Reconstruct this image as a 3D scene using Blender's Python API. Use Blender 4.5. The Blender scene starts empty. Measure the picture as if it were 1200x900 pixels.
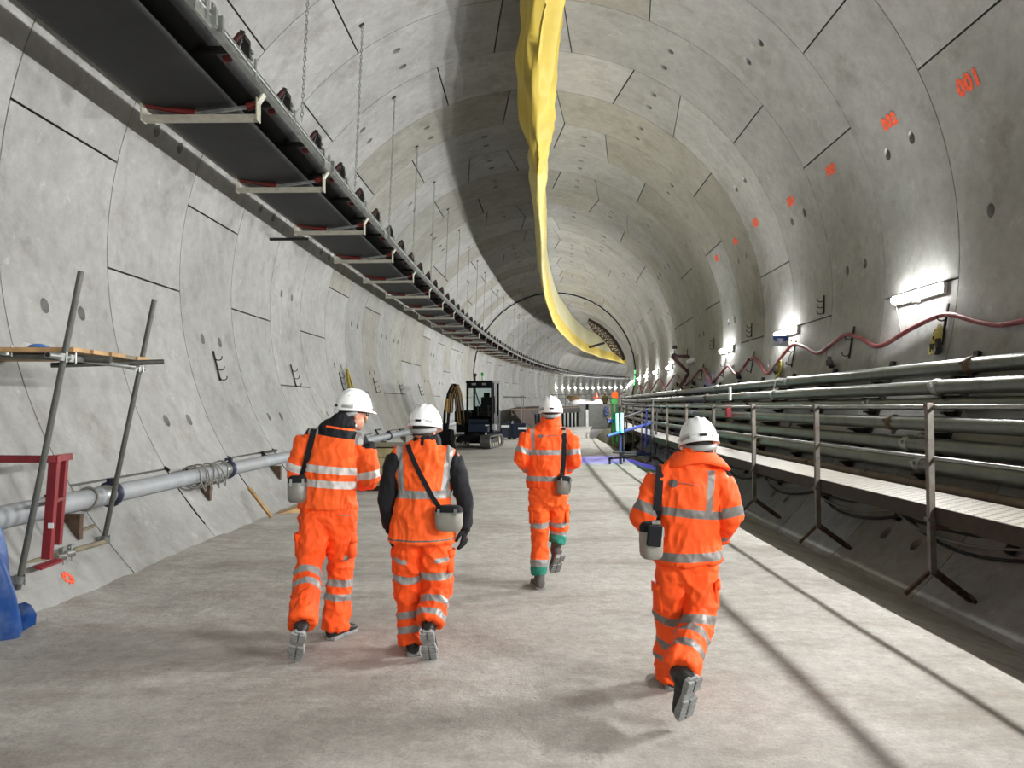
import bpy, bmesh, math, random
from mathutils import Vector, Matrix, noise
from mathutils.bvhtree import BVHTree
R = math.radians
rnd = random.Random(7)
scene = bpy.context.scene
col = scene.collection

# ------------------------------------------------------------------ helpers
def link(o, parent=None):
    col.objects.link(o)
    if parent is not None:
        o.parent = parent
        if parent.type == 'EMPTY':
            o.matrix_parent_inverse = Matrix.Translation(parent.location).inverted() if parent.rotation_euler[2] == 0 else (Matrix.Translation(parent.location) @ Matrix.Rotation(parent.rotation_euler[2], 4, 'Z')).inverted()
    return o

def tag(o, label, cat, group=None, kind=None):
    if label: o['label'] = label
    if cat: o['category'] = cat
    if group: o['group'] = group
    if kind: o['kind'] = kind
    return o

def thing(name, label, cat, loc=(0, 0, 0), group=None, kind=None):
    o = bpy.data.objects.new(name, None)
    o.empty_display_size = .1
    col.objects.link(o)
    o.location = loc
    return tag(o, label, cat, group, kind)

def structure(o):
    o['kind'] = 'structure'
    return o

class MB:
    """mesh builder, world coordinates, several materials per mesh"""
    def __init__(s):
        s.v = []; s.f = []; s.m = []; s.sm = []
    def add(s, vs, fs, mi=0, smooth=False):
        n = len(s.v)
        s.v += [tuple(v) for v in vs]
        for f in fs:
            s.f.append([i + n for i in f]); s.m.append(mi); s.sm.append(smooth)
    def box(s, c, size, rot=None, mi=0):
        hx, hy, hz = size[0] / 2, size[1] / 2, size[2] / 2
        vs = [Vector((x, y, z)) for x in (-hx, hx) for y in (-hy, hy) for z in (-hz, hz)]
        if rot is not None: vs = [rot @ v for v in vs]
        c = Vector(c)
        s.add([v + c for v in vs], [(0, 1, 3, 2), (4, 6, 7, 5), (0, 4, 5, 1), (2, 3, 7, 6), (0, 2, 6, 4), (1, 5, 7, 3)], mi)
    def beam(s, a, b, w, h, up=(0, 0, 1), mi=0):
        """box beam from a to b, w sideways, h along up"""
        a = Vector(a); b = Vector(b); d = (b - a)
        if d.length < 1e-6: return
        d = d.normalized(); up = Vector(up)
        side = d.cross(up)
        if side.length < 1e-4: side = d.cross(Vector((0, 1, 0)))
        side.normalize(); u = side.cross(d).normalized()
        vs = []
        for p in (a, b):
            for sx, sz in ((-1, -1), (1, -1), (1, 1), (-1, 1)):
                vs.append(p + side * (sx * w / 2) + u * (sz * h / 2))
        s.add(vs, [(3, 2, 1, 0), (4, 5, 6, 7), (0, 1, 5, 4), (1, 2, 6, 5), (2, 3, 7, 6), (3, 0, 4, 7)], mi)
    def tube(s, pts, r, n=10, mi=0, cap=True, closed=False):
        pts = [Vector(p) for p in pts]
        m = len(pts)
        rs = r if isinstance(r, (list, tuple)) else [r] * m
        rings = []; prev = None
        for i, p in enumerate(pts):
            if closed: d = pts[(i + 1) % m] - pts[i - 1]
            else: d = pts[min(i + 1, m - 1)] - pts[max(i - 1, 0)]
            d.normalize()
            if prev is None:
                a = Vector((0, 0, 1)) if abs(d.z) < .9 else Vector((1, 0, 0))
                x = d.cross(a).normalized()
            else:
                x = (prev - d * prev.dot(d)).normalized()
            prev = x; y = d.cross(x)
            rings.append([p + (x * math.cos(t) + y * math.sin(t)) * rs[i] for t in [2 * math.pi * k / n for k in range(n)]])
        vs = [v for rg in rings for v in rg]; fs = []
        for i in range(m if closed else m - 1):
            j = (i + 1) % m
            for k in range(n):
                k2 = (k + 1) % n
                fs.append((i * n + k, i * n + k2, j * n + k2, j * n + k))
        s.add(vs, fs, mi, True)
        if cap and not closed:
            s.add(rings[0], [tuple(reversed(range(n)))], mi)
            s.add(rings[-1], [tuple(range(n))], mi)
    def loft(s, sections, mi=0, smooth=True, cap=True, closed=True):
        n = len(sections[0]); vs = [v for sc in sections for v in sc]; fs = []
        for i in range(len(sections) - 1):
            for k in range(n if closed else n - 1):
                k2 = (k + 1) % n
                fs.append((i * n + k, i * n + k2, (i + 1) * n + k2, (i + 1) * n + k))
        s.add(vs, fs, mi, smooth)
        if cap and closed:
            s.add(sections[0], [tuple(reversed(range(n)))], mi)
            s.add(sections[-1], [tuple(range(n))], mi)
    def cyl(s, a, b, r, n=16, mi=0, r2=None):
        s.tube([a, b], [r, r if r2 is None else r2], n, mi)
    def sphere(s, c, r, n=12, mi=0, rot=None):
        if not isinstance(r, (list, tuple)): r = (r, r, r)
        c = Vector(c); vs = []; fs = []
        for i in range(1, n):
            t = math.pi * i / n
            for k in range(2 * n):
                p = math.pi * k / n
                v = Vector((r[0] * math.sin(t) * math.cos(p), r[1] * math.sin(t) * math.sin(p), r[2] * math.cos(t)))
                if rot is not None: v = rot @ v
                vs.append(c + v)
        top = Vector((0, 0, r[2])); bot = Vector((0, 0, -r[2]))
        if rot is not None: top = rot @ top; bot = rot @ bot
        vs += [c + top, c + bot]; N = 2 * n
        for i in range(n - 2):
            for k in range(N):
                k2 = (k + 1) % N
                fs.append((i * N + k, (i + 1) * N + k, (i + 1) * N + k2, i * N + k2))
        for k in range(N):
            k2 = (k + 1) % N
            fs.append((len(vs) - 2, k, k2)); fs.append((len(vs) - 1, (n - 2) * N + k2, (n - 2) * N + k))
        s.add(vs, fs, mi, True)
    def mesh(s, name, mats, fix=False):
        me = bpy.data.meshes.new(name)
        me.from_pydata(s.v, [], s.f)
        for m in (mats if isinstance(mats, (list, tuple)) else [mats]): me.materials.append(m)
        me.polygons.foreach_set('material_index', s.m)
        me.polygons.foreach_set('use_smooth', s.sm)
        if fix:
            bm = bmesh.new(); bm.from_mesh(me)
            bmesh.ops.recalc_face_normals(bm, faces=bm.faces); bm.to_mesh(me); bm.free()
        me.update()
        return me
    def build(s, name, mats, parent=None, bevel=0, fix=True):
        o = bpy.data.objects.new(name, s.mesh(name, mats, fix))
        link(o, parent)
        if bevel:
            md = o.modifiers.new('b', 'BEVEL'); md.width = bevel; md.segments = 2; md.limit_method = 'ANGLE'; md.angle_limit = R(40)
        return o

# ------------------------------------------------------------------ materials
def new_mat(name):
    m = bpy.data.materials.new(name); m.use_nodes = True
    nt = m.node_tree; b = nt.nodes['Principled BSDF']
    return m, nt, b

def lin(c):
    return tuple((x / 12.92 if x <= .04045 else ((x + .055) / 1.055) ** 2.4) for x in [v / 255 for v in c]) + (1,)

def mat(name, rgb, rough=.6, metal=0, var=.12, scale=6, bump=0, bscale=60, spec=.4, dirt=None, dirt_amt=.5, dirt_scale=3, coat=0):
    """procedural: base colour with noise variation, optional second dirt colour, bump"""
    m, nt, b = new_mat(name)
    N = nt.nodes; L = nt.links
    b.inputs['Roughness'].default_value = rough
    b.inputs['Metallic'].default_value = metal
    b.inputs['Specular IOR Level'].default_value = spec
    b.inputs['Coat Weight'].default_value = coat
    tc = N.new('ShaderNodeTexCoord')
    nz = N.new('ShaderNodeTexNoise'); nz.inputs['Scale'].default_value = scale; nz.inputs['Detail'].default_value = 5
    L.new(tc.outputs['Object'], nz.inputs['Vector'])
    c = lin(rgb)
    rp = N.new('ShaderNodeValToRGB')
    rp.color_ramp.elements[0].position = .3; rp.color_ramp.elements[1].position = .7
    rp.color_ramp.elements[0].color = tuple(x * (1 - var) for x in c[:3]) + (1,)
    rp.color_ramp.elements[1].color = tuple(min(1, x * (1 + var)) for x in c[:3]) + (1,)
    L.new(nz.outputs['Fac'], rp.inputs['Fac'])
    out = rp.outputs['Color']
    if dirt is not None:
        n2 = N.new('ShaderNodeTexNoise'); n2.inputs['Scale'].default_value = dirt_scale; n2.inputs['Detail'].default_value = 8; n2.inputs['Roughness'].default_value = .65
        L.new(tc.outputs['Object'], n2.inputs['Vector'])
        r2 = N.new('ShaderNodeValToRGB'); r2.color_ramp.elements[0].position = .48; r2.color_ramp.elements[1].position = .68
        r2.color_ramp.elements[1].color = (dirt_amt,) * 3 + (1,)
        L.new(n2.outputs['Fac'], r2.inputs['Fac'])
        mx = N.new('ShaderNodeMix'); mx.data_type = 'RGBA'
        L.new(r2.outputs['Color'], mx.inputs['Factor']); L.new(out, mx.inputs['A']); mx.inputs['B'].default_value = lin(dirt)
        out = mx.outputs['Result']
    L.new(out, b.inputs['Base Color'])
    if bump:
        n3 = N.new('ShaderNodeTexNoise'); n3.inputs['Scale'].default_value = bscale; n3.inputs['Detail'].default_value = 6
        L.new(tc.outputs['Object'], n3.inputs['Vector'])
        bp = N.new('ShaderNodeBump'); bp.inputs['Strength'].default_value = bump; bp.inputs['Distance'].default_value = .01
        L.new(n3.outputs['Fac'], bp.inputs['Height']); L.new(bp.outputs['Normal'], b.inputs['Normal'])
    return m

def emit(name, rgb, strength):
    m, nt, b = new_mat(name)
    b.inputs['Base Color'].default_value = (.8, .8, .8, 1)
    b.inputs['Emission Color'].default_value = tuple(rgb) + (1,)
    b.inputs['Emission Strength'].default_value = strength
    return m

def concrete_lining():
    m, nt, b = new_mat('lining_concrete'); N = nt.nodes; L = nt.links
    b.inputs['Roughness'].default_value = .72; b.inputs['Specular IOR Level'].default_value = .35
    tc = N.new('ShaderNodeTexCoord')
    at = N.new('ShaderNodeAttribute'); at.attribute_name = 'tint'
    def nz(scale, detail=6, rough=.6, vec=None):
        n = N.new('ShaderNodeTexNoise'); n.inputs['Scale'].default_value = scale; n.inputs['Detail'].default_value = detail; n.inputs['Roughness'].default_value = rough
        L.new(vec or tc.outputs['Object'], n.inputs['Vector']); return n.outputs['Fac']
    def ramp(f, a, b_, c0, c1):
        r = N.new('ShaderNodeValToRGB'); r.color_ramp.elements[0].position = a; r.color_ramp.elements[1].position = b_
        r.color_ramp.elements[0].color = (c0,) * 3 + (1,) if not isinstance(c0, tuple) else c0
        r.color_ramp.elements[1].color = (c1,) * 3 + (1,) if not isinstance(c1, tuple) else c1
        L.new(f, r.inputs['Fac']); return r.outputs['Color']
    def mul(a, b_, f=1.0, mode='MULTIPLY'):
        x = N.new('ShaderNodeMix'); x.data_type = 'RGBA'; x.blend_type = mode
        if isinstance(f, float): x.inputs['Factor'].default_value = f
        else: L.new(f, x.inputs['Factor'])
        L.new(a, x.inputs['A'])
        if isinstance(b_, tuple): x.inputs['B'].default_value = b_
        else: L.new(b_, x.inputs['B'])
        return x.outputs['Result']
    base = at.outputs['Color']
    base = mul(base, ramp(nz(.9), .35, .65, .86, 1.06))
    base = mul(base, ramp(nz(5, 8, .7), .38, .6, .88, 1.05))
    base = mul(base, ramp(nz(60, 3, .6), .3, .6, .93, 1.03))
    # damp, brownish stains
    mp = N.new('ShaderNodeMapping'); mp.inputs['Location'].default_value = (3, 8, 1); L.new(tc.outputs['Object'], mp.inputs['Vector'])
    st = ramp(nz(1.3, 9, .72, mp.outputs['Vector']), .52, .72, 0.0, .6)
    base = mul(base, (.50, .47, .40, 1), st)
    # pale lime bloom
    mp2 = N.new('ShaderNodeMapping'); mp2.inputs['Location'].default_value = (13, 2, 7); L.new(tc.outputs['Object'], mp2.inputs['Vector'])
    bl = ramp(nz(3.1, 9, .75, mp2.outputs['Vector']), .6, .75, 0.0, .4)
    base = mul(base, (.62, .62, .60, 1), bl, 'MIX')
    L.new(base, b.inputs['Base Color'])
    bp = N.new('ShaderNodeBump'); bp.inputs['Strength'].default_value = .25; bp.inputs['Distance'].default_value = .006
    L.new(nz(14, 8, .6), bp.inputs['Height']); L.new(bp.outputs['Normal'], b.inputs['Normal'])
    return m

def floor_material():
    m, nt, b = new_mat('floor_concrete'); N = nt.nodes; L = nt.links
    b.inputs['Roughness'].default_value = .9; b.inputs['Specular IOR Level'].default_value = .2
    tc = N.new('ShaderNodeTexCoord')
    def nz(scale, detail=6, rough=.6, loc=(0, 0, 0), sc=(1, 1, 1)):
        mp = N.new('ShaderNodeMapping'); mp.inputs['Location'].default_value = loc; mp.inputs['Scale'].default_value = sc
        L.new(tc.outputs['Object'], mp.inputs['Vector'])
        n = N.new('ShaderNodeTexNoise'); n.inputs['Scale'].default_value = scale; n.inputs['Detail'].default_value = detail; n.inputs['Roughness'].default_value = rough
        L.new(mp.outputs['Vector'], n.inputs['Vector']); return n.outputs['Fac']
    def ramp(f, a, b_, c0, c1):
        r = N.new('ShaderNodeValToRGB'); r.color_ramp.elements[0].position = a; r.color_ramp.elements[1].position = b_
        r.color_ramp.elements[0].color = c0; r.color_ramp.elements[1].color = c1
        L.new(f, r.inputs['Fac']); return r.outputs['Color']
    def mix(a, b_, f, mode='MIX'):
        x = N.new('ShaderNodeMix'); x.data_type = 'RGBA'; x.blend_type = mode
        if isinstance(f, float): x.inputs['Factor'].default_value = f
        else: L.new(f, x.inputs['Factor'])
        L.new(a, x.inputs['A'])
        if isinstance(b_, tuple): x.inputs['B'].default_value = b_
        else: L.new(b_, x.inputs['B'])
        return x.outputs['Result']
    g = lambda v: (v, v, v, 1)
    c = ramp(nz(.8, 8, .65), .35, .65, lin((162, 158, 151)), lin((183, 180, 174)))
    c = mix(c, ramp(nz(7, 10, .75), .35, .65, g(.80), g(1.1)), 1.0, 'MULTIPLY')
    c = mix(c, ramp(nz(45, 8, .8), .3, .66, g(.78), g(1.1)), 1.0, 'MULTIPLY')
    # dirty damp streaks running across
    c = mix(c, lin((122, 111, 100)), ramp(nz(1.1, 8, .7, (4, 1, 0), (.45, 1.3, 1)), .50, .68, g(0), g(.55)))
    c = mix(c, lin((188, 185, 178)), ramp(nz(2.6, 9, .75, (1, 9, 0)), .58, .72, g(0), g(.5)))
    # small dark specks
    vo = N.new('ShaderNodeTexVoronoi'); vo.inputs['Scale'].default_value = 9; L.new(tc.outputs['Object'], vo.inputs['Vector'])
    c = mix(c, (.09, .08, .07, 1), ramp(vo.outputs['Distance'], .035, .06, g(.65), g(0)))
    L.new(c, b.inputs['Base Color'])
    a = nz(60, 8, .75); d = nz(9, 6, .6)
    ad = N.new('ShaderNodeMath'); ad.operation = 'MULTIPLY_ADD'; ad.inputs[1].default_value = 2.0; L.new(d, ad.inputs[0]); L.new(a, ad.inputs[2])
    bp = N.new('ShaderNodeBump'); bp.inputs['Strength'].default_value = .5; bp.inputs['Distance'].default_value = .012
    L.new(ad.outputs[0], bp.inputs['Height']); L.new(bp.outputs['Normal'], b.inputs['Normal'])
    return m

EXPOSURE = 1.1
M = {}
M['lining'] = concrete_lining()
M['floor'] = floor_material()
M['galv'] = mat('galvanised_steel', (150, 153, 150), .42, .75, .15, 9, dirt=(100, 96, 88), dirt_amt=.5, dirt_scale=6)
M['galv_pipe'] = mat('galvanised_pipe', (108, 112, 108), .38, .7, .14, 3, dirt=(82, 80, 74), dirt_amt=.6, dirt_scale=4)
M['pale_pipe'] = mat('pale_grey_pipe', (142, 146, 150), .55, .05, .1, 5, dirt=(140, 138, 132), dirt_amt=.5)
M['brown_pipe'] = mat('rusty_pipe', (96, 82, 70), .55, .5, .2, 8, dirt=(66, 44, 32), dirt_amt=.7)
M['scaffold'] = mat('scaffold_tube', (82, 84, 80), .55, .4, .15, 12, dirt=(104, 100, 92), dirt_amt=.6, dirt_scale=14)
M['dark_steel'] = mat('dark_steel', (44, 42, 40), .6, .5, .2, 12)
M['rusty'] = mat('rusty_steel', (92, 74, 60), .7, .4, .25, 12, dirt=(50, 34, 26), dirt_amt=.8, dirt_scale=8)
M['post'] = mat('handrail_post', (112, 108, 102), .55, .55, .15, 10, dirt=(84, 64, 50), dirt_amt=.7, dirt_scale=9)
M['belt'] = mat('conveyor_belt_rubber', (20, 20, 21), .6, 0, .25, 3, bump=.1, bscale=12, spec=.25, dirt=(40, 39, 38), dirt_amt=.6, dirt_scale=1.2)
M['white_steel'] = mat('pale_painted_steel', (158, 155, 142), .5, .1, .1, 8, dirt=(120, 110, 92), dirt_amt=.5, dirt_scale=9)
M['red_roller'] = mat('red_roller', (92, 22, 18), .5, .1, .2, 8, dirt=(60, 40, 34), dirt_amt=.6)
M['dark_red'] = mat('dark_red_roller', (58, 20, 17), .6, .1, .2, 8)
M['red_paint'] = mat('red_paint', (122, 34, 40), .5, .1, .12, 8, dirt=(86, 34, 34), dirt_amt=.5)
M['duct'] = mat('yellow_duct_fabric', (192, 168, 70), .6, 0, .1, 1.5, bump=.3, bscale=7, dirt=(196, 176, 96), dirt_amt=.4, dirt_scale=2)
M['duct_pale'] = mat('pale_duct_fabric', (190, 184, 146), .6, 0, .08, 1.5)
M['duct_mid'] = mat('mid_duct_fabric', (200, 186, 112), .6, 0, .1, 1.5, bump=.3, bscale=7)  # paler yellow for the middle stretch of the duct
M['plank'] = mat('timber_plank', (172, 138, 96), .7, 0, .2, 9, dirt=(120, 94, 66), dirt_amt=.6)
M['plank_dark'] = mat('old_plank', (116, 108, 90), .8, 0, .2, 9)
M['tarp'] = mat('blue_tarpaulin', (22, 68, 134), .45, 0, .2, 4, bump=.2, bscale=12, dirt=(120, 140, 170), dirt_amt=.35, dirt_scale=5)
M['blue_plastic'] = mat('blue_plastic', (70, 120, 190), .4)
M['white_plastic'] = mat('white_plastic', (225, 227, 228), .35)
M['lamp_housing'] = mat('lamp_housing', (190, 190, 188), .5)
M['black'] = mat('black_rubber', (20, 20, 21), .6, 0, .2, 20)
M['navy_band'] = mat('navy_coupling', (38, 40, 62), .5, 0, .2, 20)
M['hose'] = mat('red_hose', (126, 58, 64), .5, 0, .12, 5, dirt=(178, 130, 128), dirt_amt=.5)
M['gold_coil'] = mat('olive_hose', (150, 136, 62), .55, 0, .2, 20)
M['yellow_cable'] = mat('yellow_cable', (190, 176, 104), .5, 0, .15, 20)
M['grey_cable'] = mat('grey_cable', (120, 118, 112), .6)
M['grey_box'] = mat('grey_concrete_panel', (126, 127, 124), .8, 0, .08, 2, dirt=(100, 98, 92), dirt_amt=.5)
M['skip_blue'] = mat('blue_grey_steel', (44, 54, 72), .5, .2, .15, 5, dirt=(66, 76, 90), dirt_amt=.6)
M['navy'] = mat('navy_steel', (22, 33, 54), .5, .2, .15, 5)
M['crate'] = mat('olive_timber', (146, 136, 100), .8, 0, .18, 7, dirt=(108, 98, 74), dirt_amt=.6)
M['paint_orange'] = mat('orange_spray_paint', (232, 92, 60), .8, 0, .25, 30)
M['lug'] = mat('segment_gasket', (92, 92, 90), .8)
M['ex_black'] = mat('excavator_black', (15, 16, 18), .6, 0, .2, 10, spec=.12)
M['ex_gold'] = mat('excavator_ochre', (150, 118, 66), .5, .3, .25, 8, dirt=(80, 66, 44), dirt_amt=.7)
M['ex_steel'] = mat('track_steel', (90, 90, 88), .5, .6, .2, 14, dirt=(120, 116, 108), dirt_amt=.6)
M['cone'] = mat('traffic_cone_orange', (235, 70, 40), .5)
M['green_paint'] = mat('green_paint', (50, 150, 70), .5)
M['blue_paint'] = mat('blue_paint', (70, 86, 140), .45)
M['sign_blue'] = mat('sign_blue', (18, 60, 130), .5, 0, .03)
M['sign_white'] = mat('sign_white', (150, 154, 158), .5, 0, .03)
M['paper'] = mat('kraft_board', (160, 124, 92), .8, 0, .15, 12)
m, nt, b = new_mat('cab_glass'); b.inputs['Base Color'].default_value = (.75, .85, .85, 1); b.inputs['Roughness'].default_value = .05
b.inputs['Transmission Weight'].default_value = 1; b.inputs['IOR'].default_value = 1.1; M['glass'] = m
LAMP = 75.0
M['lamp'] = emit('lamp_diffuser', (1, 1, .98), LAMP)
M['green_tube'] = emit('green_tube', (.0, .9, .55), 1.2)
M['green_lamp'] = emit('green_lamp', (.1, 1, .3), .5)

# ------------------------------------------------------------------ the tunnel's own geometry
F_PX, PITCH, ROLL, CAM_H = 877.1, .03316, -.00277, 1.66
XC, ZC, RAD, A0, KAP, SL, KV = .19823, 3.72623, 5.44612, -.00782, .0023780, .00065728, .00021256
RING0, RINGW = 9.503, 2.0

def heading(s): return A0 + KAP * s
def T(s, X, Z):
    """tunnel coordinates (distance along, sideways from the axis, height above the floor) -> world"""
    th = heading(s)
    x = XC + (-math.cos(th) + math.cos(A0)) / KAP
    y = (math.sin(th) - math.sin(A0)) / KAP
    return Vector((x + X * math.cos(th), y - X * math.sin(th), Z + SL * s + KV * s * s / 2))
def W(s, a, off=0.0):
    """on the lining at angle a (degrees, 0 = right, 90 = crown), off metres inside it"""
    t = R(a)
    return T(s, (RAD - off) * math.cos(t), ZC + (RAD - off) * math.sin(t))
def wallX(Z, off=0.0, side=1):
    return side * math.sqrt(max((RAD - off) ** 2 - (Z - ZC) ** 2, 0))
def frame(s):
    th = heading(s)
    return Matrix(((math.cos(th), math.sin(th), 0), (-math.sin(th), math.cos(th), 0), (0, 0, 1)))
def cam_basis():
    c, s = math.cos(ROLL), math.sin(ROLL); cp, sp = math.cos(PITCH), math.sin(PITCH)
    return Vector((c, -sp * s, cp * s)), Vector((-s, -sp * c, cp * c)), Vector((0, cp, sp))
def J(u, v, d):
    """place of a photographed point that lies d metres ahead of the camera position"""
    r_, up, f = cam_basis()
    D = f + r_ * ((u - 600) / F_PX) + up * (-(v - 450) / F_PX)
    return Vector((0, 0, CAM_H)) + D * (d / D.y)

NTH = ['nearest', 'second', 'third', 'fourth', 'fifth', 'sixth', 'seventh', 'eighth', 'ninth', 'tenth', 'eleventh', 'twelfth', 'thirteenth', 'fourteenth', 'fifteenth', 'sixteenth', 'seventeenth', 'eighteenth', 'nineteenth', 'twentieth']
# ------------------------------------------------------------------ camera
cd = bpy.data.cameras.new('camera'); cam = bpy.data.objects.new('camera', cd); col.objects.link(cam)
cd.sensor_width = 36; cd.lens = F_PX / 1200 * 36; cd.clip_end = 400
r_, up_, f_ = cam_basis()
mw = Matrix.Identity(4)
for i, v in enumerate((r_, up_, -f_)):
    for j in range(3): mw[j][i] = v[j]
mw.translation = (0, 0, CAM_H)
cam.matrix_world = mw
scene.camera = cam
w = bpy.data.worlds.new('world'); scene.world = w; w.use_nodes = True
w.node_tree.nodes['Background'].inputs[0].default_value = (.5, .55, .6, 1)
w.node_tree.nodes['Background'].inputs[1].default_value = .0
scene.view_settings.view_transform = 'Standard'; scene.view_settings.look = 'None'
scene.view_settings.gamma = 1; scene.view_settings.use_curve_mapping = False
scene.view_settings.exposure = EXPOSURE

# ------------------------------------------------------------------ lining of precast segments
KEYS = {-1: 74.6, 0: 89.0, 1: 74.6, 2: 89.0, 3: 60.2, 4: 89.0, 5: 74.6, 6: 103.4, 7: 74.6, 8: 60.2}
SEGW = 43.2
def lining():
    parts = {'wall_left': MB(), 'ceiling': MB(), 'wall_right': MB()}
    tints = {k: [] for k in parts}
    rr = random.Random(11)
    gs, ga = .016, .028
    for k in range(-13, 88):
        s0 = RING0 + RINGW * k
        key = KEYS.get(k, rr.choice([60.2, 74.6, 89.0, 103.4]))
        near = -6 < s0 < 42
        ringf = rr.choice([1, 1, 1.04, .97, .93]) if k > 2 else 1.0; warm = ringf < .95
        segs = [(key, 14.4, True)]
        a = key + 7.2
        for i in range(8):
            segs.append((a + SEGW / 2, SEGW, False)); a += SEGW
        for n, (c, wd, iskey) in enumerate(segs):
            c = c % 360
            if 236 < c < 304 and s0 < 34: continue
            part = 'ceiling' if 63 < c < 122 else ('wall_left' if 122 <= c < 270 else 'wall_right')
            mb = parts[part]
            v = rr.random()
            if part == 'wall_left' and k < 5: v *= .8
            base = (.30 + .045 * (rr.random() - .5)) * ringf
            tint = (base, base * .995, base * (.955 if not warm else .88))
            if v > .80: tint = (base * .88, base * .85, base * .74)
            elif v > .70: tint = (base * 1.05, base * 1.05, base * 1.02)
            gd = math.degrees(ga / 2 / RAD)
            # the key widens away from the camera, its neighbours narrow
            e0a = e1a = -wd / 2 + gd; e0b = e1b = wd / 2 - gd
            tp = 1.4
            if iskey: e0a += tp; e1a -= tp; e0b -= tp; e1b += tp
            elif n == 1: e0a -= tp; e1a += tp
            elif n == 8: e0b += tp; e1b -= tp
            ss = [gs / 2, RINGW - gs / 2]
            hd = .115; hda = math.degrees(hd / RAD)
            holes = near
            U = [gs / 2, .66 - hd, .66 + hd, 1.34 - hd, 1.34 + hd, RINGW - gs / 2] if holes else [gs / 2, RINGW / 2, RINGW - gs / 2]
            nv = 6 if near else (4 if not iskey else 2)
            if iskey and near: nv = 2
            def ang(u, t):   # t in -1..1
                q = u / RINGW
                lo = e0a * (1 - q) + e1a * q; hi = e0b * (1 - q) + e1b * q
                return lo + (hi - lo) * (t + 1) / 2
            if holes:
                th = hda / (wd / 2)
                Vt = [-1 + (1 - th) * i / nv for i in range(nv)] + [-th, th] + [th + (1 - th) * (i + 1) / nv for i in range(nv)]
            else:
                Vt = [-1 + 2 * i / (2 * nv) for i in range(2 * nv + 1)]
            ids = {}; vs = []; fs = []
            def vid(i, j):
                if (i, j) not in ids:
                    ids[(i, j)] = len(vs); vs.append(W(s0 + U[i], c + ang(U[i], Vt[j])))
                return ids[(i, j)]
            hv = []
            hj = [j for j in range(len(Vt) - 1) if holes and abs(Vt[j] + Vt[j + 1]) < 1e-6]
            for i in range(len(U) - 1):
                for j in range(len(Vt) - 1):
                    q = (vid(i, j), vid(i + 1, j), vid(i + 1, j + 1), vid(i, j + 1))
                    if holes and j in hj and i in (1, 3):
                        uc = (U[i] + U[i + 1]) / 2; hr = .076
                        ring = []
                        for t in range(16):
                            an = -math.pi * .75 + 2 * math.pi * t / 16
                            ring.append(len(vs)); vs.append(W(s0 + uc + hr * math.cos(an), c + math.degrees(hr * 1.15 * math.sin(an) / RAD)))
                        for e in range(4):
                            seg = [ring[(e * 4 + z) % 16] for z in range(5)]
                            fs.append([q[e], q[(e + 1) % 4]] + seg[::-1])
                        hv.append(uc)
                    else: fs.append(q)
            nf = len(mb.f); mb.add(vs, fs, 0, True)
            # pockets, sunk into the concrete
            for uc in hv:
                rg = []
                for dep in (0, .13):
                    for t in range(16):
                        an = 2 * math.pi * t / 16; hr = .076 - dep * .12
                        rg.append(W(s0 + uc + hr * math.cos(an), c + math.degrees(hr * 1.15 * math.sin(an) / RAD), -dep))
                mb.add(rg, [(t, (t + 1) % 16, 16 + (t + 1) % 16, 16 + t) for t in range(16)] + [tuple(range(16, 32))], 0)
            # edges of the segment
            dep = .07
            for j in range(len(Vt) - 1):
                for i in (0, len(U) - 1):
                    p = [W(s0 + U[i], c + ang(U[i], Vt[j])), W(s0 + U[i], c + ang(U[i], Vt[j + 1]))]
                    pb = [W(s0 + U[i], c + ang(U[i], Vt[j]), -dep), W(s0 + U[i], c + ang(U[i], Vt[j + 1]), -dep)]
                    mb.add([p[0], p[1], pb[1], pb[0]], [(0, 1, 2, 3)], 0)
            for i in range(len(U) - 1):
                for j in (0, len(Vt) - 1):
                    mb.add([W(s0 + U[i], c + ang(U[i], Vt[j])), W(s0 + U[i + 1], c + ang(U[i + 1], Vt[j])),
                            W(s0 + U[i + 1], c + ang(U[i + 1], Vt[j]), -dep), W(s0 + U[i], c + ang(U[i], Vt[j]), -dep)], [(0, 1, 2, 3)], 0)
            tints[part] += [tint] * (len(mb.f) - nf)
    objs = {}
    for name, mb in parts.items():
        o = mb.build(name, M['lining'], fix=False); structure(o)
        ca = o.data.color_attributes.new('tint', 'FLOAT_COLOR', 'CORNER')
        buf = []
        for p, t in zip(o.data.polygons, tints[name]): buf += list(t + (1,)) * p.loop_total
        ca.data.foreach_set('color', buf)
        objs[name] = o
    # closing rings at both ends of what the photo can see
    mb = MB()
    for s, nm in ((-16.6, 'wall_back'), (185.6, 'wall_far')):
        mb = MB(); n = 48
        ring = [W(s, 360 * i / n, -.02) for i in range(n)]
        mb.add(ring, [tuple(range(n))], 0)
        structure(mb.build(nm, M['grey_box'], fix=False))
    return objs
WALLS = lining()

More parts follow.
